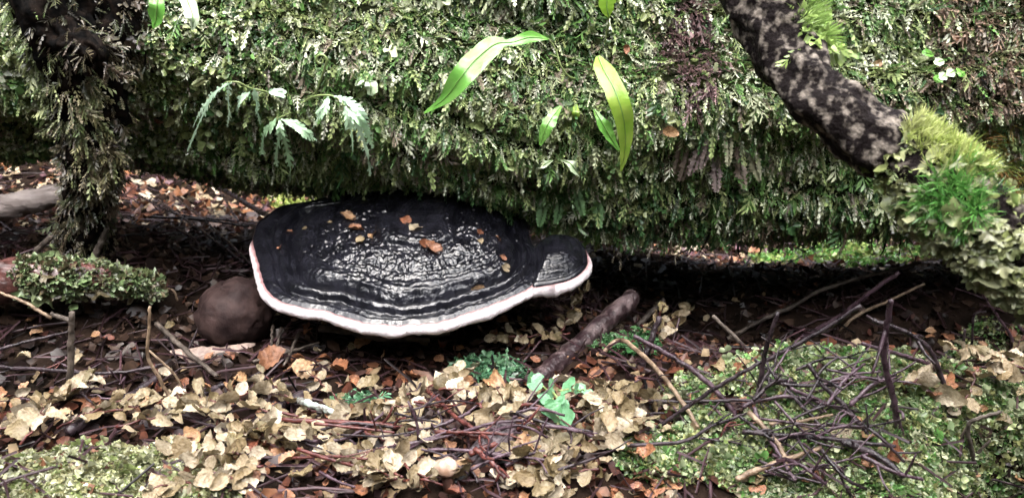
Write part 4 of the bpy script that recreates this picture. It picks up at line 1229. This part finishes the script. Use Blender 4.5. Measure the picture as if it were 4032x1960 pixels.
# debris lying on the fungus
for (zx, zy, s, m_, lbl) in [(1335, 475, 0.0165, 'B', 'toothed orange brown leaf lying on the fungus'), (1655, 740, 0.0115, 'B', 'round red brown leaf stuck near the fungus edge'),
                             (1280, 425, 0.010, 'B', 'pale brown leaf bit behind the toothed leaf on the fungus'), (840, 415, 0.011, 'T', 'crumpled tan leaf on the left of the fungus'),
                             (800, 330, 0.012, 'B', 'brown crumpled leaf at the back of the fungus'), (925, 365, 0.010, 'B', 'flat brown leaf scrap on the back of the fungus'),
                             (1225, 310, 0.013, 'T', 'tan crumbled leaf on the inner ring of the fungus'), (1150, 265, 0.012, 'B', 'brown leaf crumbs under the moss on the fungus'),
                             (1840, 595, 0.010, 'T', 'small tan leaf on the right half of the fungus'), (1825, 530, 0.007, 'B', 'tiny leaf scrap above the small tan leaf on the fungus'),
                             (340, 350, 0.006, 'B', 'tiny orange scrap on the far left of the fungus'), (445, 320, 0.005, 'T', 'tiny yellow scrap on the left of the fungus'), (275, 458, 0.006, 'B', 'tiny scrap by the left fungus edge'),
                             (1665, 350, 0.007, 'B', 'small brown scrap at the back right of the fungus'), (1795, 390, 0.006, 'B', 'tiny red scrap on the back right of the fungus'), (1675, 410, 0.007, 'T', 'small tan scrap on the back right of the fungus'),
                             (740, 250, 0.014, 'B', 'dark brown leaf in the shade at the back of the fungus'), (1300, 1005, 0.007, 'B', 'tiny brown bud stuck on the white rim'), (620, 285, 0.005, 'T', 'tiny pale scrap at the back of the fungus')]:
    u, v = fpx(zx, zy)
    p, n_ = hit(cap_bvh, u, v, 0.08)
    d_ = Vector((random.gauss(0, 1), random.gauss(0, 0.5), 0.0))
    d_ = d_ - n_ * d_.dot(n_)
    d_.normalize()
    place_leaf(random.choice(LEAVES_B if m_ == 'B' else LEAVES_T), p + n_ * 0.0006 - d_ * s * 0.5, d_, n_ + rv(0.12), s, name='fallen_leaf', label=lbl, cat='leaf')

# ------------------------------------------------------------------ ferns on the log
def ribbon(name, path, widths, nrm, wave=0.0, seed=0.0, cup=0.15, cols=5):
    path = np.asarray(path); n = len(path)
    T = norm(np.gradient(path, axis=0))
    N = np.broadcast_to(np.asarray(nrm, float), T.shape)
    N = norm(N - (N * T).sum(-1, keepdims=True) * T); Sd = np.cross(T, N)
    w = np.interp(np.linspace(0, 1, n), np.linspace(0, 1, len(widths)), widths)
    V = []
    for j in range(cols):
        s = (j / (cols - 1)) * 2 - 1
        wav = wave * fbm(np.linspace(0, 5, n) + seed, s * 0.7 + seed, 0.2, 2) * abs(s)
        ww = w * (1 + 0.10 * fbm(np.linspace(0, 9, n), s * 2, seed, 2) * (abs(s) > 0.9))
        V.append(path + Sd * (s * ww)[:, None] + N * (cup * w * s * s + wav * w + (-0.06 * w if j == cols // 2 else 0))[:, None])
    V = np.array(V).transpose(1, 0, 2).reshape(-1, 3)
    I, J = np.meshgrid(np.arange(n - 1), np.arange(cols - 1), indexing='ij')
    F = np.stack([I * cols + J, I * cols + J + 1, (I + 1) * cols + J + 1, (I + 1) * cols + J], -1).reshape(-1, 4)
    return mesh_np(name, V, F, smooth=True)


dl_p = catmull([np.array(DEAD[0]), np.array(DEAD[0]) * 0.5 + np.array(DEAD[1]) * 0.5 + np.array([0, -0.004, -0.002]), np.array(DEAD[1])], 30)
link('dead_leaf', ribbon('dead_leaf', dl_p, [0.001, 0.004, 0.007, 0.009, 0.008, 0.005, 0.001], (0.0, -0.55, 0.8), 0.7, 2.0, -0.3),
     mat('dead_leaf', (0.12, 0.085, 0.07), (0.30, 0.22, 0.18), 160, 0.5, 0.4, 0.6, 400), label='large pale dead leaf lying under the rounded stone', cat='leaf')


def px_log(pts, n):
    """pts: (u, v, offset from the log towards the viewer)"""
    return catmull([np.array(on_log(*p)) for p in pts], n)


def strap_fern(label, leaf_pts, widths, m, nrm, stalk_pts=None, wave=0.5, seed=0.0):
    base = Vector(on_log(*(stalk_pts[0] if stalk_pts else leaf_pts[0])))
    root = link('strap_fern', None, label=label, cat='fern', loc=base)
    b = np.array(base)
    lp_ = px_log(leaf_pts, 34)
    blade = link('blade', ribbon('blade', lp_ - b, widths, nrm, wave, seed), M[m], root)
    link('midrib', tube_mesh('midrib', lp_[:-2] - b + np.array(nrm) / np.linalg.norm(nrm) * 0.0001, [0.0005, 0.0004, 0.0002], 5, 0), M['midrib'], blade)
    if stalk_pts:
        link('stalk', tube_mesh('stalk', px_log(stalk_pts, 24) - b, [0.0008, 0.0007, 0.0006], 6, 0.05), M['stem_green'], root)
    return root


strap_fern('long glossy green strap fern leaf arching over the moss', [(549, 39, 0.035), (530, 37, 0.042), (513, 42, 0.05), (495, 44, 0.055), (475, 60, 0.06), (460, 78, 0.062), (445, 98, 0.06), (424, 113, 0.05)],
           [0.0005, 0.0042, 0.0045, 0.0028, 0.0075, 0.0088, 0.0075, 0.0060, 0.0030, 0.0008], 'strap', (0.05, -0.75, 0.65), [(582, 79, -0.004), (570, 77, 0.012), (561, 66, 0.024), (556, 50, 0.032), (549, 39, 0.035)], wave=0.5, seed=1.3)
strap_fern('long yellow green strap fern leaf hanging straight down the moss', [(598, 56, 0.035), (604, 70, 0.042), (614, 88, 0.048), (621, 108, 0.050), (625, 128, 0.052), (625, 150, 0.05), (621, 171, 0.046)],
           [0.0015, 0.0062, 0.0070, 0.0072, 0.0070, 0.0064, 0.0050, 0.0030, 0.0006], 'strap_yellow', (-0.1, -0.9, 0.35), [(587, 79, -0.004), (590, 72, 0.01), (594, 62, 0.026), (598, 56, 0.035)], wave=0.4, seed=4.4)
strap_fern('bright green strap fern tip on a thin stalk at the top of the log', [(609, 17, 0.03), (607, 8, 0.034), (607, -4, 0.036), (608, -22, 0.04)], [0.0008, 0.0045, 0.0060, 0.0060, 0.0040], 'strap_yellow', (0.0, -0.9, 0.4),
           [(604, 52, -0.004), (606, 36, 0.015), (608, 24, 0.026), (609, 16, 0.03)], wave=0.3)
strap_fern('short mid green strap leaf with a withered brown base', [(561, 106, 0.01), (552, 117, 0.022), (545, 130, 0.028), (540, 145, 0.026)], [0.001, 0.0040, 0.0052, 0.0042, 0.0010], 'strap', (-0.2, -0.85, 0.5), wave=0.5, seed=2.0)
strap_fern('short dark green strap leaf hanging left of the long yellow one', [(594, 109, 0.008), (602, 122, 0.02), (610, 136, 0.026), (619, 150, 0.022)], [0.001, 0.0036, 0.0046, 0.0036, 0.0010], 'strap', (0.2, -0.85, 0.5), wave=0.5, seed=3.0)
strap_fern('tiny olive strap leaf in the moss between two short green leaves', [(576, 104, 0.004), (576, 112, 0.012), (575, 119, 0.014)], [0.001, 0.0026, 0.003, 0.001], 'strap_yellow', (0, -0.9, 0.3))
# three pale leaflets
for (lbl, pts, w) in [('white green spoon shaped leaflet spreading left from its stalk', [(553, 160, 0.006), (545, 164, 0.016), (541, 170, 0.02), (537, 178, 0.02)], [0.0005, 0.0024, 0.0048, 0.0052, 0.002]),
                      ('narrow pale leaflet hanging between two spoon shaped leaflets', [(556, 163, 0.006), (556, 172, 0.016), (556, 184, 0.018)], [0.0005, 0.0022, 0.0026, 0.0012]),
                      ('white green spoon shaped leaflet spreading right from its stalk', [(562, 160, 0.006), (570, 163, 0.016), (575, 169, 0.02), (580, 177, 0.02)], [0.0005, 0.0024, 0.0044, 0.0046, 0.001])]:
    strap_fern(lbl, pts, w, 'strap_pale', (0, -0.7, 0.75), wave=0.1)
for (lbl, pts, w) in [('bright oval pale leaflet on the moss above the fern fronds', [(368, 78, 0.008), (371, 86, 0.018), (370, 95, 0.018)], [0.001, 0.0045, 0.0055, 0.002]),
                      ('smaller pale green leaflet beside the bright oval leaflet', [(365, 78, 0.008), (360, 80, 0.016), (355, 85, 0.016)], [0.001, 0.003, 0.0035, 0.001])]:
    strap_fern(lbl, pts, w, 'strap_pale', (0, -0.7, 0.75), wave=0.1)
for k_, (u, v, du, dv) in enumerate([(944, 60, -10, 3), (934, 54, -12, -2), (955, 70, -8, 5), (958, 68, 6, 8), (946, 73, -6, 6), (940, 76, -4, 6)]):
    strap_fern('small round green leaflet on the brownish moss at the right of the log', [(u, v, 0.004), (u + du * 0.5, v + dv * 0.5, 0.014), (u + du, v + dv, 0.015)], [0.0005, 0.0034, 0.0036, 0.0012], 'strap' if k_ % 2 else 'strap_pale', (0, -0.8, 0.6), wave=0.1)['group'] = 'round green leaflets at the right of the log'


def pinna(path, wid, seed, nlobes=11):
    """narrow pinna with forward pointing lobes"""
    path = np.asarray(path)
    Pn = catmull(list(path), nlobes * 2 + 2)
    T = norm(np.gradient(Pn, axis=0)); N = np.array([0.0, -0.8, 0.6]); N = norm(N - (T @ N)[:, None] * T); Sd = np.cross(T, N)
    L = np.linalg.norm(np.diff(Pn, axis=0), axis=1).sum()
    V, F = [], []
    n = len(Pn)
    for i in range(n):
        w = 0.0007 + 0.0006 * math.sin(math.pi * i / (n - 1))
        V += [Pn[i] - Sd[i] * w, Pn[i] + N[i] * 0.0002, Pn[i] + Sd[i] * w]
    for i in range(n - 1):
        for s in (0, 1): F.append((i * 3 + s, i * 3 + s + 1, i * 3 + s + 4, i * 3 + s + 3))
    r = np.random.default_rng(int(seed * 10))
    for kx in range(nlobes):
        for s in (-1, 1):
            i = min(n - 2, kx * 2 + (1 if s > 0 else 0) + 1)
            f = i / n
            w = wid * math.sin(math.pi * (0.18 + 0.78 * f)) ** 0.8 * r.uniform(0.85, 1.15)
            ln = w * 1.7
            b = len(V)
            base = Pn[i]; tdir = norm(T[i] * 0.86 + Sd[i] * s * 0.52)
            nrmv = np.cross(tdir, N[i])
            zz = N[i] * r.normal() * 0.0006
            V += [base - T[i] * w * 0.35, base + tdir * ln * 0.55 + Sd[i] * s * w * 0.40 + zz, base + tdir * ln + zz, base + tdir * ln * 0.5 - Sd[i] * s * w * 0.12 + T[i] * w * 0.3]
            F.append((b, b + 1, b + 2, b + 3) if s > 0 else (b + 3, b + 2, b + 1, b))
    return np.array(V), np.array(F)


def hanging_fern(label, stem_pts, pinnae, wid=0.0038):
    base = Vector(on_log(*stem_pts[0])); b = np.array(base)
    root = link('hanging_fern', None, label=label, cat='fern', loc=base)
    link('stalk', tube_mesh('stalk', px_log(stem_pts, 24) - b, [0.0009, 0.0008, 0.0006], 6, 0.05), M['stem_green'], root)
    for i, pts in enumerate(pinnae):
        P_ = [np.array(on_log(*p)) for p in pts]
        V, F = pinna(P_, wid, i + len(label))
        link('pinna', mesh_np('pinna', V - b, F), M['fern_pale'], root)
    return root


hanging_fern('pale green hanging fern frond with toothed leaflets, its longest tip holding a drop', [(285, 99, -0.004), (268, 92, 0.03), (250, 88, 0.045), (238, 82, 0.05), (226, 82, 0.052)],
             [[(232, 82, 0.052), (214, 93, 0.055), (204, 112, 0.058), (196, 130, 0.058), (187, 152, 0.055)], [(228, 82, 0.052), (212, 96, 0.052), (200, 112, 0.05), (193, 127, 0.048)],
              [(229, 84, 0.052), (228, 98, 0.058), (229, 112, 0.058), (227, 127, 0.055)], [(254, 88, 0.045), (256, 100, 0.052), (258, 112, 0.052), (260, 124, 0.05)],
              [(268, 92, 0.03), (276, 92, 0.03), (284, 94, 0.028)], [(250, 92, 0.03), (240, 100, 0.03), (236, 112, 0.03)]])
hanging_fern('whitish hanging fern frond with four spreading toothed leaflets', [(296, 112, -0.004), (288, 114, 0.03), (278, 118, 0.05)],
             [[(276, 118, 0.05), (270, 127, 0.056), (264, 134, 0.058), (262, 146, 0.058), (262, 154, 0.056)], [(279, 119, 0.05), (280, 130, 0.06), (278, 142, 0.062), (276, 156, 0.06), (277, 166, 0.058)],
              [(279, 118, 0.05), (283, 134, 0.062), (287, 150, 0.064), (290, 168, 0.062), (290, 182, 0.06)], [(281, 119, 0.05), (294, 124, 0.056), (306, 133, 0.058), (317, 140, 0.056)]], 0.0042)
hanging_fern('green arching fern frond hanging on the moss above the fungus', [(300, 104, -0.004), (312, 97, 0.03), (324, 95, 0.045), (336, 97, 0.05), (345, 106, 0.055)],
             [[(328, 96, 0.045), (325, 106, 0.052), (318, 117, 0.054), (312, 130, 0.052)], [(344, 104, 0.052), (349, 122, 0.058), (352, 136, 0.058), (353, 152, 0.056)],
              [(345, 106, 0.055), (356, 122, 0.06), (364, 142, 0.062), (369, 160, 0.06), (370, 176, 0.058)], [(334, 96, 0.05), (350, 102, 0.055), (362, 116, 0.056), (370, 134, 0.054)],
              [(346, 108, 0.055), (358, 118, 0.06), (367, 132, 0.06), (373, 148, 0.058)]])
# crozier
t_ = np.linspace(0, 2.2 * math.pi, 26)
cz_ = [(310, 103, -0.003), (316, 92, 0.015), (322, 76, 0.022), (327, 60, 0.026)]
pth = px_log(cz_, 26); e_ = pth[-1]
spir = np.array([e_ + 0.0045 * (1 - k2 / 9.5) * np.array([math.cos(k2 + 3.14), 0, math.sin(k2 + 3.14)]) * -1 + np.array([-0.0045, 0, 0]) for k2 in t_])
link('fern_crozier', tube_mesh('fern_crozier', np.concatenate([pth, spir[1:]]), [0.0007, 0.0008, 0.0009, 0.0009, 0.0006], 6, 0.05), M['stem_green'], label='thin curled fern crozier standing above the arching frond', cat='fern')
q = px_log([(300, 100, -0.003), (290, 80, 0.015), (283, 66, 0.02), (270, 53, 0.016)], 20)
link('fern_stalk', tube_mesh('fern_stalk', q, [0.0006, 0.0006, 0.0004], 6, 0.05), M['stem_green'], label='thin bare green fern stalk leaning left on the moss', cat='fern')
q = px_log([(238, 102, 0.01), (226, 118, 0.012), (212, 138, 0.006), (209, 160, 0.004)], 20)
link('fern_stalk', tube_mesh('fern_stalk', q, [0.0007, 0.0006, 0.0004], 6, 0.2), M['stem_green'], label='thin dull stalk hanging below the left fern frond', cat='fern')


for (lbl, pts, w, mm) in [('bright green leaf tip dangling in front of the log beside the hanging rootlets', [(158, -12, 0.13), (157, 4, 0.14), (156, 18, 0.14), (153, 28, 0.135)], [0.001, 0.0045, 0.0052, 0.0040, 0.0006], 'strap'),
                          ('pale drooping leaf tip in front of the log above the left ferns', [(178, -14, 0.13), (188, 2, 0.14), (193, 18, 0.14), (192, 30, 0.135)], [0.001, 0.004, 0.0045, 0.0035, 0.0006], 'strap_pale')]:
    strap_fern(lbl, pts, w, mm, (0, -0.9, 0.4), wave=0.3)
for i in range(16):
    u = random.uniform(600, 900); v0 = random.uniform(222, 236)
    p = on_log(u, v0, 0.0); L = random.uniform(0.012, 0.035)
    q = catmull([np.array(p) + np.array([0, 0, 0.006]), np.array(p) + np.array([random.gauss(0, 0.004), -0.003, -L * 0.5]), np.array(p) + np.array([random.gauss(0, 0.008), random.gauss(0, 0.004), -L])], 12)
    o = link('rootlet', tube_mesh('rootlet', q, [0.0011, 0.0008, 0.0003], 5, 0.3, i), M['twig_tan'] if i % 2 else M['root'], label='brown mossy rootlet dangling from the underside of the log', cat='rootlet', group='rootlets under the log')
    moss_on_tube('moss_covering', q, [0.0008, 0.0008], 14, [(0.17, 0.13, 0.09), (0.24, 0.20, 0.13)], 0.005, o, types=(0, 1, 2))

# larger liverwort fronds standing out from the moss
def big_frond(u, v, ang, length, col, label, group, off=0.012):
    p = on_log(u, v, -0.002)
    q, n_ = hit(log_bvh, u, v, 0.2)
    d = Vector((math.sin(ang), 0, -math.cos(ang))) + n_ * 0.45
    TV, TF, TC = T_frond(11, 0.17, 0.10, 0.45, 0.32, seed=int(u * 7 + v))
    fr = frames(np.array([d]), np.array([n_ + Vector((0, -0.3, 0.3))]))[0]
    c = np.clip(np.array(col)[None] * TC[:, None] * (1 + 0.1 * rng.normal(size=(len(TV), 1))), 0.01, 0.9)
    me = mesh_np('moss_frond', (TV @ fr.T) * length, TF, c)
    return link('moss_frond', me, M['frond'], label=label, cat='moss frond', group=group, loc=Vector(p))


for (u, v, a) in [(692, 138, -0.15), (704, 136, -0.35), (712, 130, -0.25), (727, 126, 0.05), (738, 132, 0.2), (715, 152, 0.1), (746, 140, 0.45), (735, 150, 0.3), (682, 140, -0.1)]:
    big_frond(u, v, a, random.uniform(0.028, 0.036), random.choice([(0.34, 0.27, 0.26), (0.30, 0.24, 0.20), (0.36, 0.36, 0.24)]), 'grey purple feathery liverwort frond drooping from the right half of the log', 'grey purple liverwort fronds')
for (u, v, a) in [(546, 190, -0.2), (562, 188, -0.15), (598, 192, 0.1), (575, 180, 0.3)]:
    big_frond(u, v, a, 0.030, (0.20, 0.36, 0.16), 'green feathery liverwort frond hanging below the spoon shaped leaflets', 'green liverwort fronds below the leaflets')
for (u, v, a) in [(620, 58, 0.1), (636, 62, 0.0), (728, 72, -0.3), (742, 60, 0.2), (640, 40, 0.6), (565, 70, 0.2), (655, 30, 0.9)]:
    big_frond(u, v, a, 0.024, (0.42, 0.45, 0.24), 'pale green scaly moss frond standing out beside the purple brown patch', 'pale fronds on the upper log')
for (u, v, a) in [(965, 30, 0.7), (985, 55, 0.3), (1000, 60, 0.5), (975, 40, 0.2), (1010, 75, 0.2), (940, 25, -0.3), (1005, 45, 0.8)]:
    big_frond(u, v, a, 0.034, random.choice([(0.42, 0.34, 0.26), (0.36, 0.38, 0.22)]), 'tan feathery frond drooping on the dark bark at the right end of the log', 'tan fronds at the right of the log')
for (u, v, a) in [(205, 62, 0.9), (225, 50, 1.2), (270, 55, 1.1), (190, 90, -0.8), (180, 110, -0.9), (215, 72, -1.2), (290, 58, 1.3), (172, 55, 1.0)]:
    big_frond(u, v, a, 0.020, (0.45, 0.50, 0.24), 'small pale green frond on the moss near the left ferns', 'pale fronds near the left ferns')
for (u, v, a) in [(836, 232, -0.3), (840, 230, 0.5), (832, 233, -1.2), (848, 231, 1.0)]:
    big_frond(u, v, a, 0.016, (0.36, 0.42, 0.24), 'little pale frond dangling under the log above the hollow', 'little fronds under the log')

# rusty tufts at the far right
NT = 46
tufts = []
for (u, v, lbl) in [(985, 140, 'rusty green spiky moss tuft on the log behind the leaning branch'), (1010, 158, 'orange spiky moss tuft on the log at the right edge'), (1000, 170, 'brown spiky moss tuft low on the log at the right edge')]:
    q, n_ = hit(log_bvh, u, v, 0.2)
    n = 36
    d = np.array(n_)[None] + 0.5 * rng.normal(size=(n, 3))
    pp = np.array(q)[None] + 0.012 * rng.normal(size=(n, 3)) * np.array([1, 0.3, 1])
    c = np.array([(0.30, 0.22, 0.06), (0.24, 0.30, 0.08), (0.34, 0.20, 0.08)])[rng.integers(0, 3, n)]
    me = scatter_mesh('moss_tuft', NEED_T, rng.integers(0, 4, n), pp - np.array(n_) * 0.004, frames(d, rng.normal(size=(n, 3))), rng.uniform(0.014, 0.022, n), c)
    link('moss_tuft', me, M['moss_ground'], label=lbl, cat='moss')

# ------------------------------------------------------------------ mushroom, seeds, drops, wood chunk
mp = on_ground(446, 488, 0.0)
mr = link('mushroom', None, label='small pale capped mushroom with brown stem in the foreground leaves', cat='mushroom', loc=mp)
pr = [(0.0, 0.0205), (0.0035, 0.0198), (0.0062, 0.0175), (0.0072, 0.0145), (0.0064, 0.0132), (0.003, 0.0138)]
a = np.linspace(0, 2 * np.pi, 20, endpoint=False)
V = np.array([[(r_ + 1e-5) * np.cos(a) * (1 + 0.06 * np.sin(3 * a)), (r_ + 1e-5) * np.sin(a), np.full(20, z_) + 0.0008 * np.sin(2 * a)] for r_, z_ in pr]).transpose(0, 2, 1).reshape(-1, 3)
I, J = np.meshgrid(np.arange(len(pr) - 1), np.arange(20), indexing='ij'); J2 = (J + 1) % 20
link('mushroom_cap', mesh_np('mushroom_cap', V, np.stack([I * 20 + J, (I + 1) * 20 + J, (I + 1) * 20 + J2, I * 20 + J2], -1).reshape(-1, 4), smooth=True), M['mushroom'], mr)
link('mushroom_stem', tube_mesh('mushroom_stem', np.array([(0.003, 0, -0.003), (0.001, 0, 0.007), (0, 0, 0.0145)]), [0.0042, 0.0034, 0.0030], 10, 0.1), M['mushroom_stem'], mr)
for (u, v, s, lbl) in [(393, 468, 0.0042, 'shiny round dark brown seed among foreground leaves'), (519, 437, 0.0032, 'small reddish seed capsule left of the green seedling')]:
    link('seed', blob('seed', s, s * 0.95, s * 0.9, 0.05, 2.0, u), M['seed'], label=lbl, cat='seed', loc=on_ground(u, v, 0.008))
wc = on_ground(492, 452, 0.004)
o = link('wood_chunk', blob('wood_chunk', 0.020, 0.010, 0.010, 0.16, 2.2, 3.0), mat('wood_chunk', (0.02, 0.014, 0.016), (0.13, 0.10, 0.11), 120, 0.5, 0.4, 1.0, 300), label='rotten dark wood chunk poking out below the cream leaves', cat='wood', loc=wc)
o.rotation_euler = (0, -0.5, 0.7)
drop_me = blob('water_drop', 0.0017, 0.0017, 0.0021)
for (u, v, off, lbl) in [(186.5, 152, 0.056, 'clear water drop hanging from the longest fern tip')]:
    link('water_drop', drop_me, M['drop'], label=lbl, cat='water drop', loc=on_log(u, v, off))
# brown scraps stuck in the log moss
for (u, v, s, lbl) in [(660, 124, 0.012, 'pale brown dead leaf stuck in the moss right of the strap leaves'), (950, 48, 0.013, 'orange brown dead leaf caught in the moss behind the branch'), (876, 66, 0.008, 'small brown leaf scrap in moss beside the leaning branch'),
                       (155, 106, 0.008, 'small red brown scrap in moss left of the ferns'), (622, 47, 0.007, 'rusty leaf scrap in moss above the long yellow green leaf'), (562, 105, 0.007, 'withered rusty scrap at the base of the short green leaf')]:
    q, n_ = hit(log_bvh, u, v, 0.2)
    place_leaf(random.choice(LEAVES_B), q + n_ * 0.010, Vector((random.gauss(0, 1), 0, -0.5)), n_ + rv(0.2), s, name='fallen_leaf', label=lbl, cat='leaf')

# ------------------------------------------------------------------ unseen forest foliage, added to block and shape the light
NF = 15000
a = rng.uniform(0, 2 * np.pi, NF); r_ = rng.uniform(2.6, 4.6, NF)
zf = rng.uniform(0.0, 1.0, NF) ** 0.9 * 2.5
pos = np.stack([r_ * np.cos(a), r_ * np.sin(a) + 0.1, zf], -1)
cl = fbm(a * 4, zf * 2.2, r_, 3)
kf = cl > -0.55
pos = pos[kf]; n = len(pos)
d = rng.normal(size=(n, 3)) + np.array([0, 0, -0.5]); up = rng.normal(size=(n, 3)) + np.array([0, 0, 0.6])
c = np.array([(0.05, 0.085, 0.03), (0.08, 0.12, 0.045), (0.06, 0.06, 0.03)])[rng.integers(0, 3, n)] * (1 + 0.25 * rng.normal(size=(n, 1)))
me = scatter_mesh('understory_blocker', [MOSS_T[5], MOSS_T[3]], rng.integers(0, 2, n), pos, frames(d, up), rng.uniform(0.22, 0.42, n), np.clip(c, 0.01, 0.3))
link('understory_blocker', me, M['forest'], kind='stuff', label='unseen dark green forest understory ring, added to darken low light', cat='forest')

NC = 9000  # unseen canopy, its gaps added for sky glints on the fungus
q_ = np.sqrt(rng.random(NC)) * 7.5; a = rng.uniform(0, 2 * np.pi, NC)
pos = np.stack([q_ * np.cos(a), q_ * np.sin(a), rng.uniform(4.2, 6.0, NC)], -1)
gap = fbm(pos[:, 0] * 1.1, pos[:, 1] * 1.1, 3.7, 3)
pos = pos[gap > -0.02]; n = len(pos)
d = rng.normal(size=(n, 3)); up = rng.normal(size=(n, 3)) * 0.5 + np.array([0, 0, 1.0])
c = np.array([(0.05, 0.085, 0.03), (0.08, 0.12, 0.045), (0.06, 0.075, 0.03)])[rng.integers(0, 3, n)] * (1 + 0.25 * rng.normal(size=(n, 1)))
me = scatter_mesh('canopy_blocker', [MOSS_T[5], MOSS_T[3]], rng.integers(0, 2, n), pos, frames(d, up), rng.uniform(0.25, 0.5, n), np.clip(c, 0.01, 0.3))
link('canopy_blocker', me, M['forest'], kind='stuff', label='unseen broken leafy forest canopy overhead, added to shape sky light and glints', cat='forest')
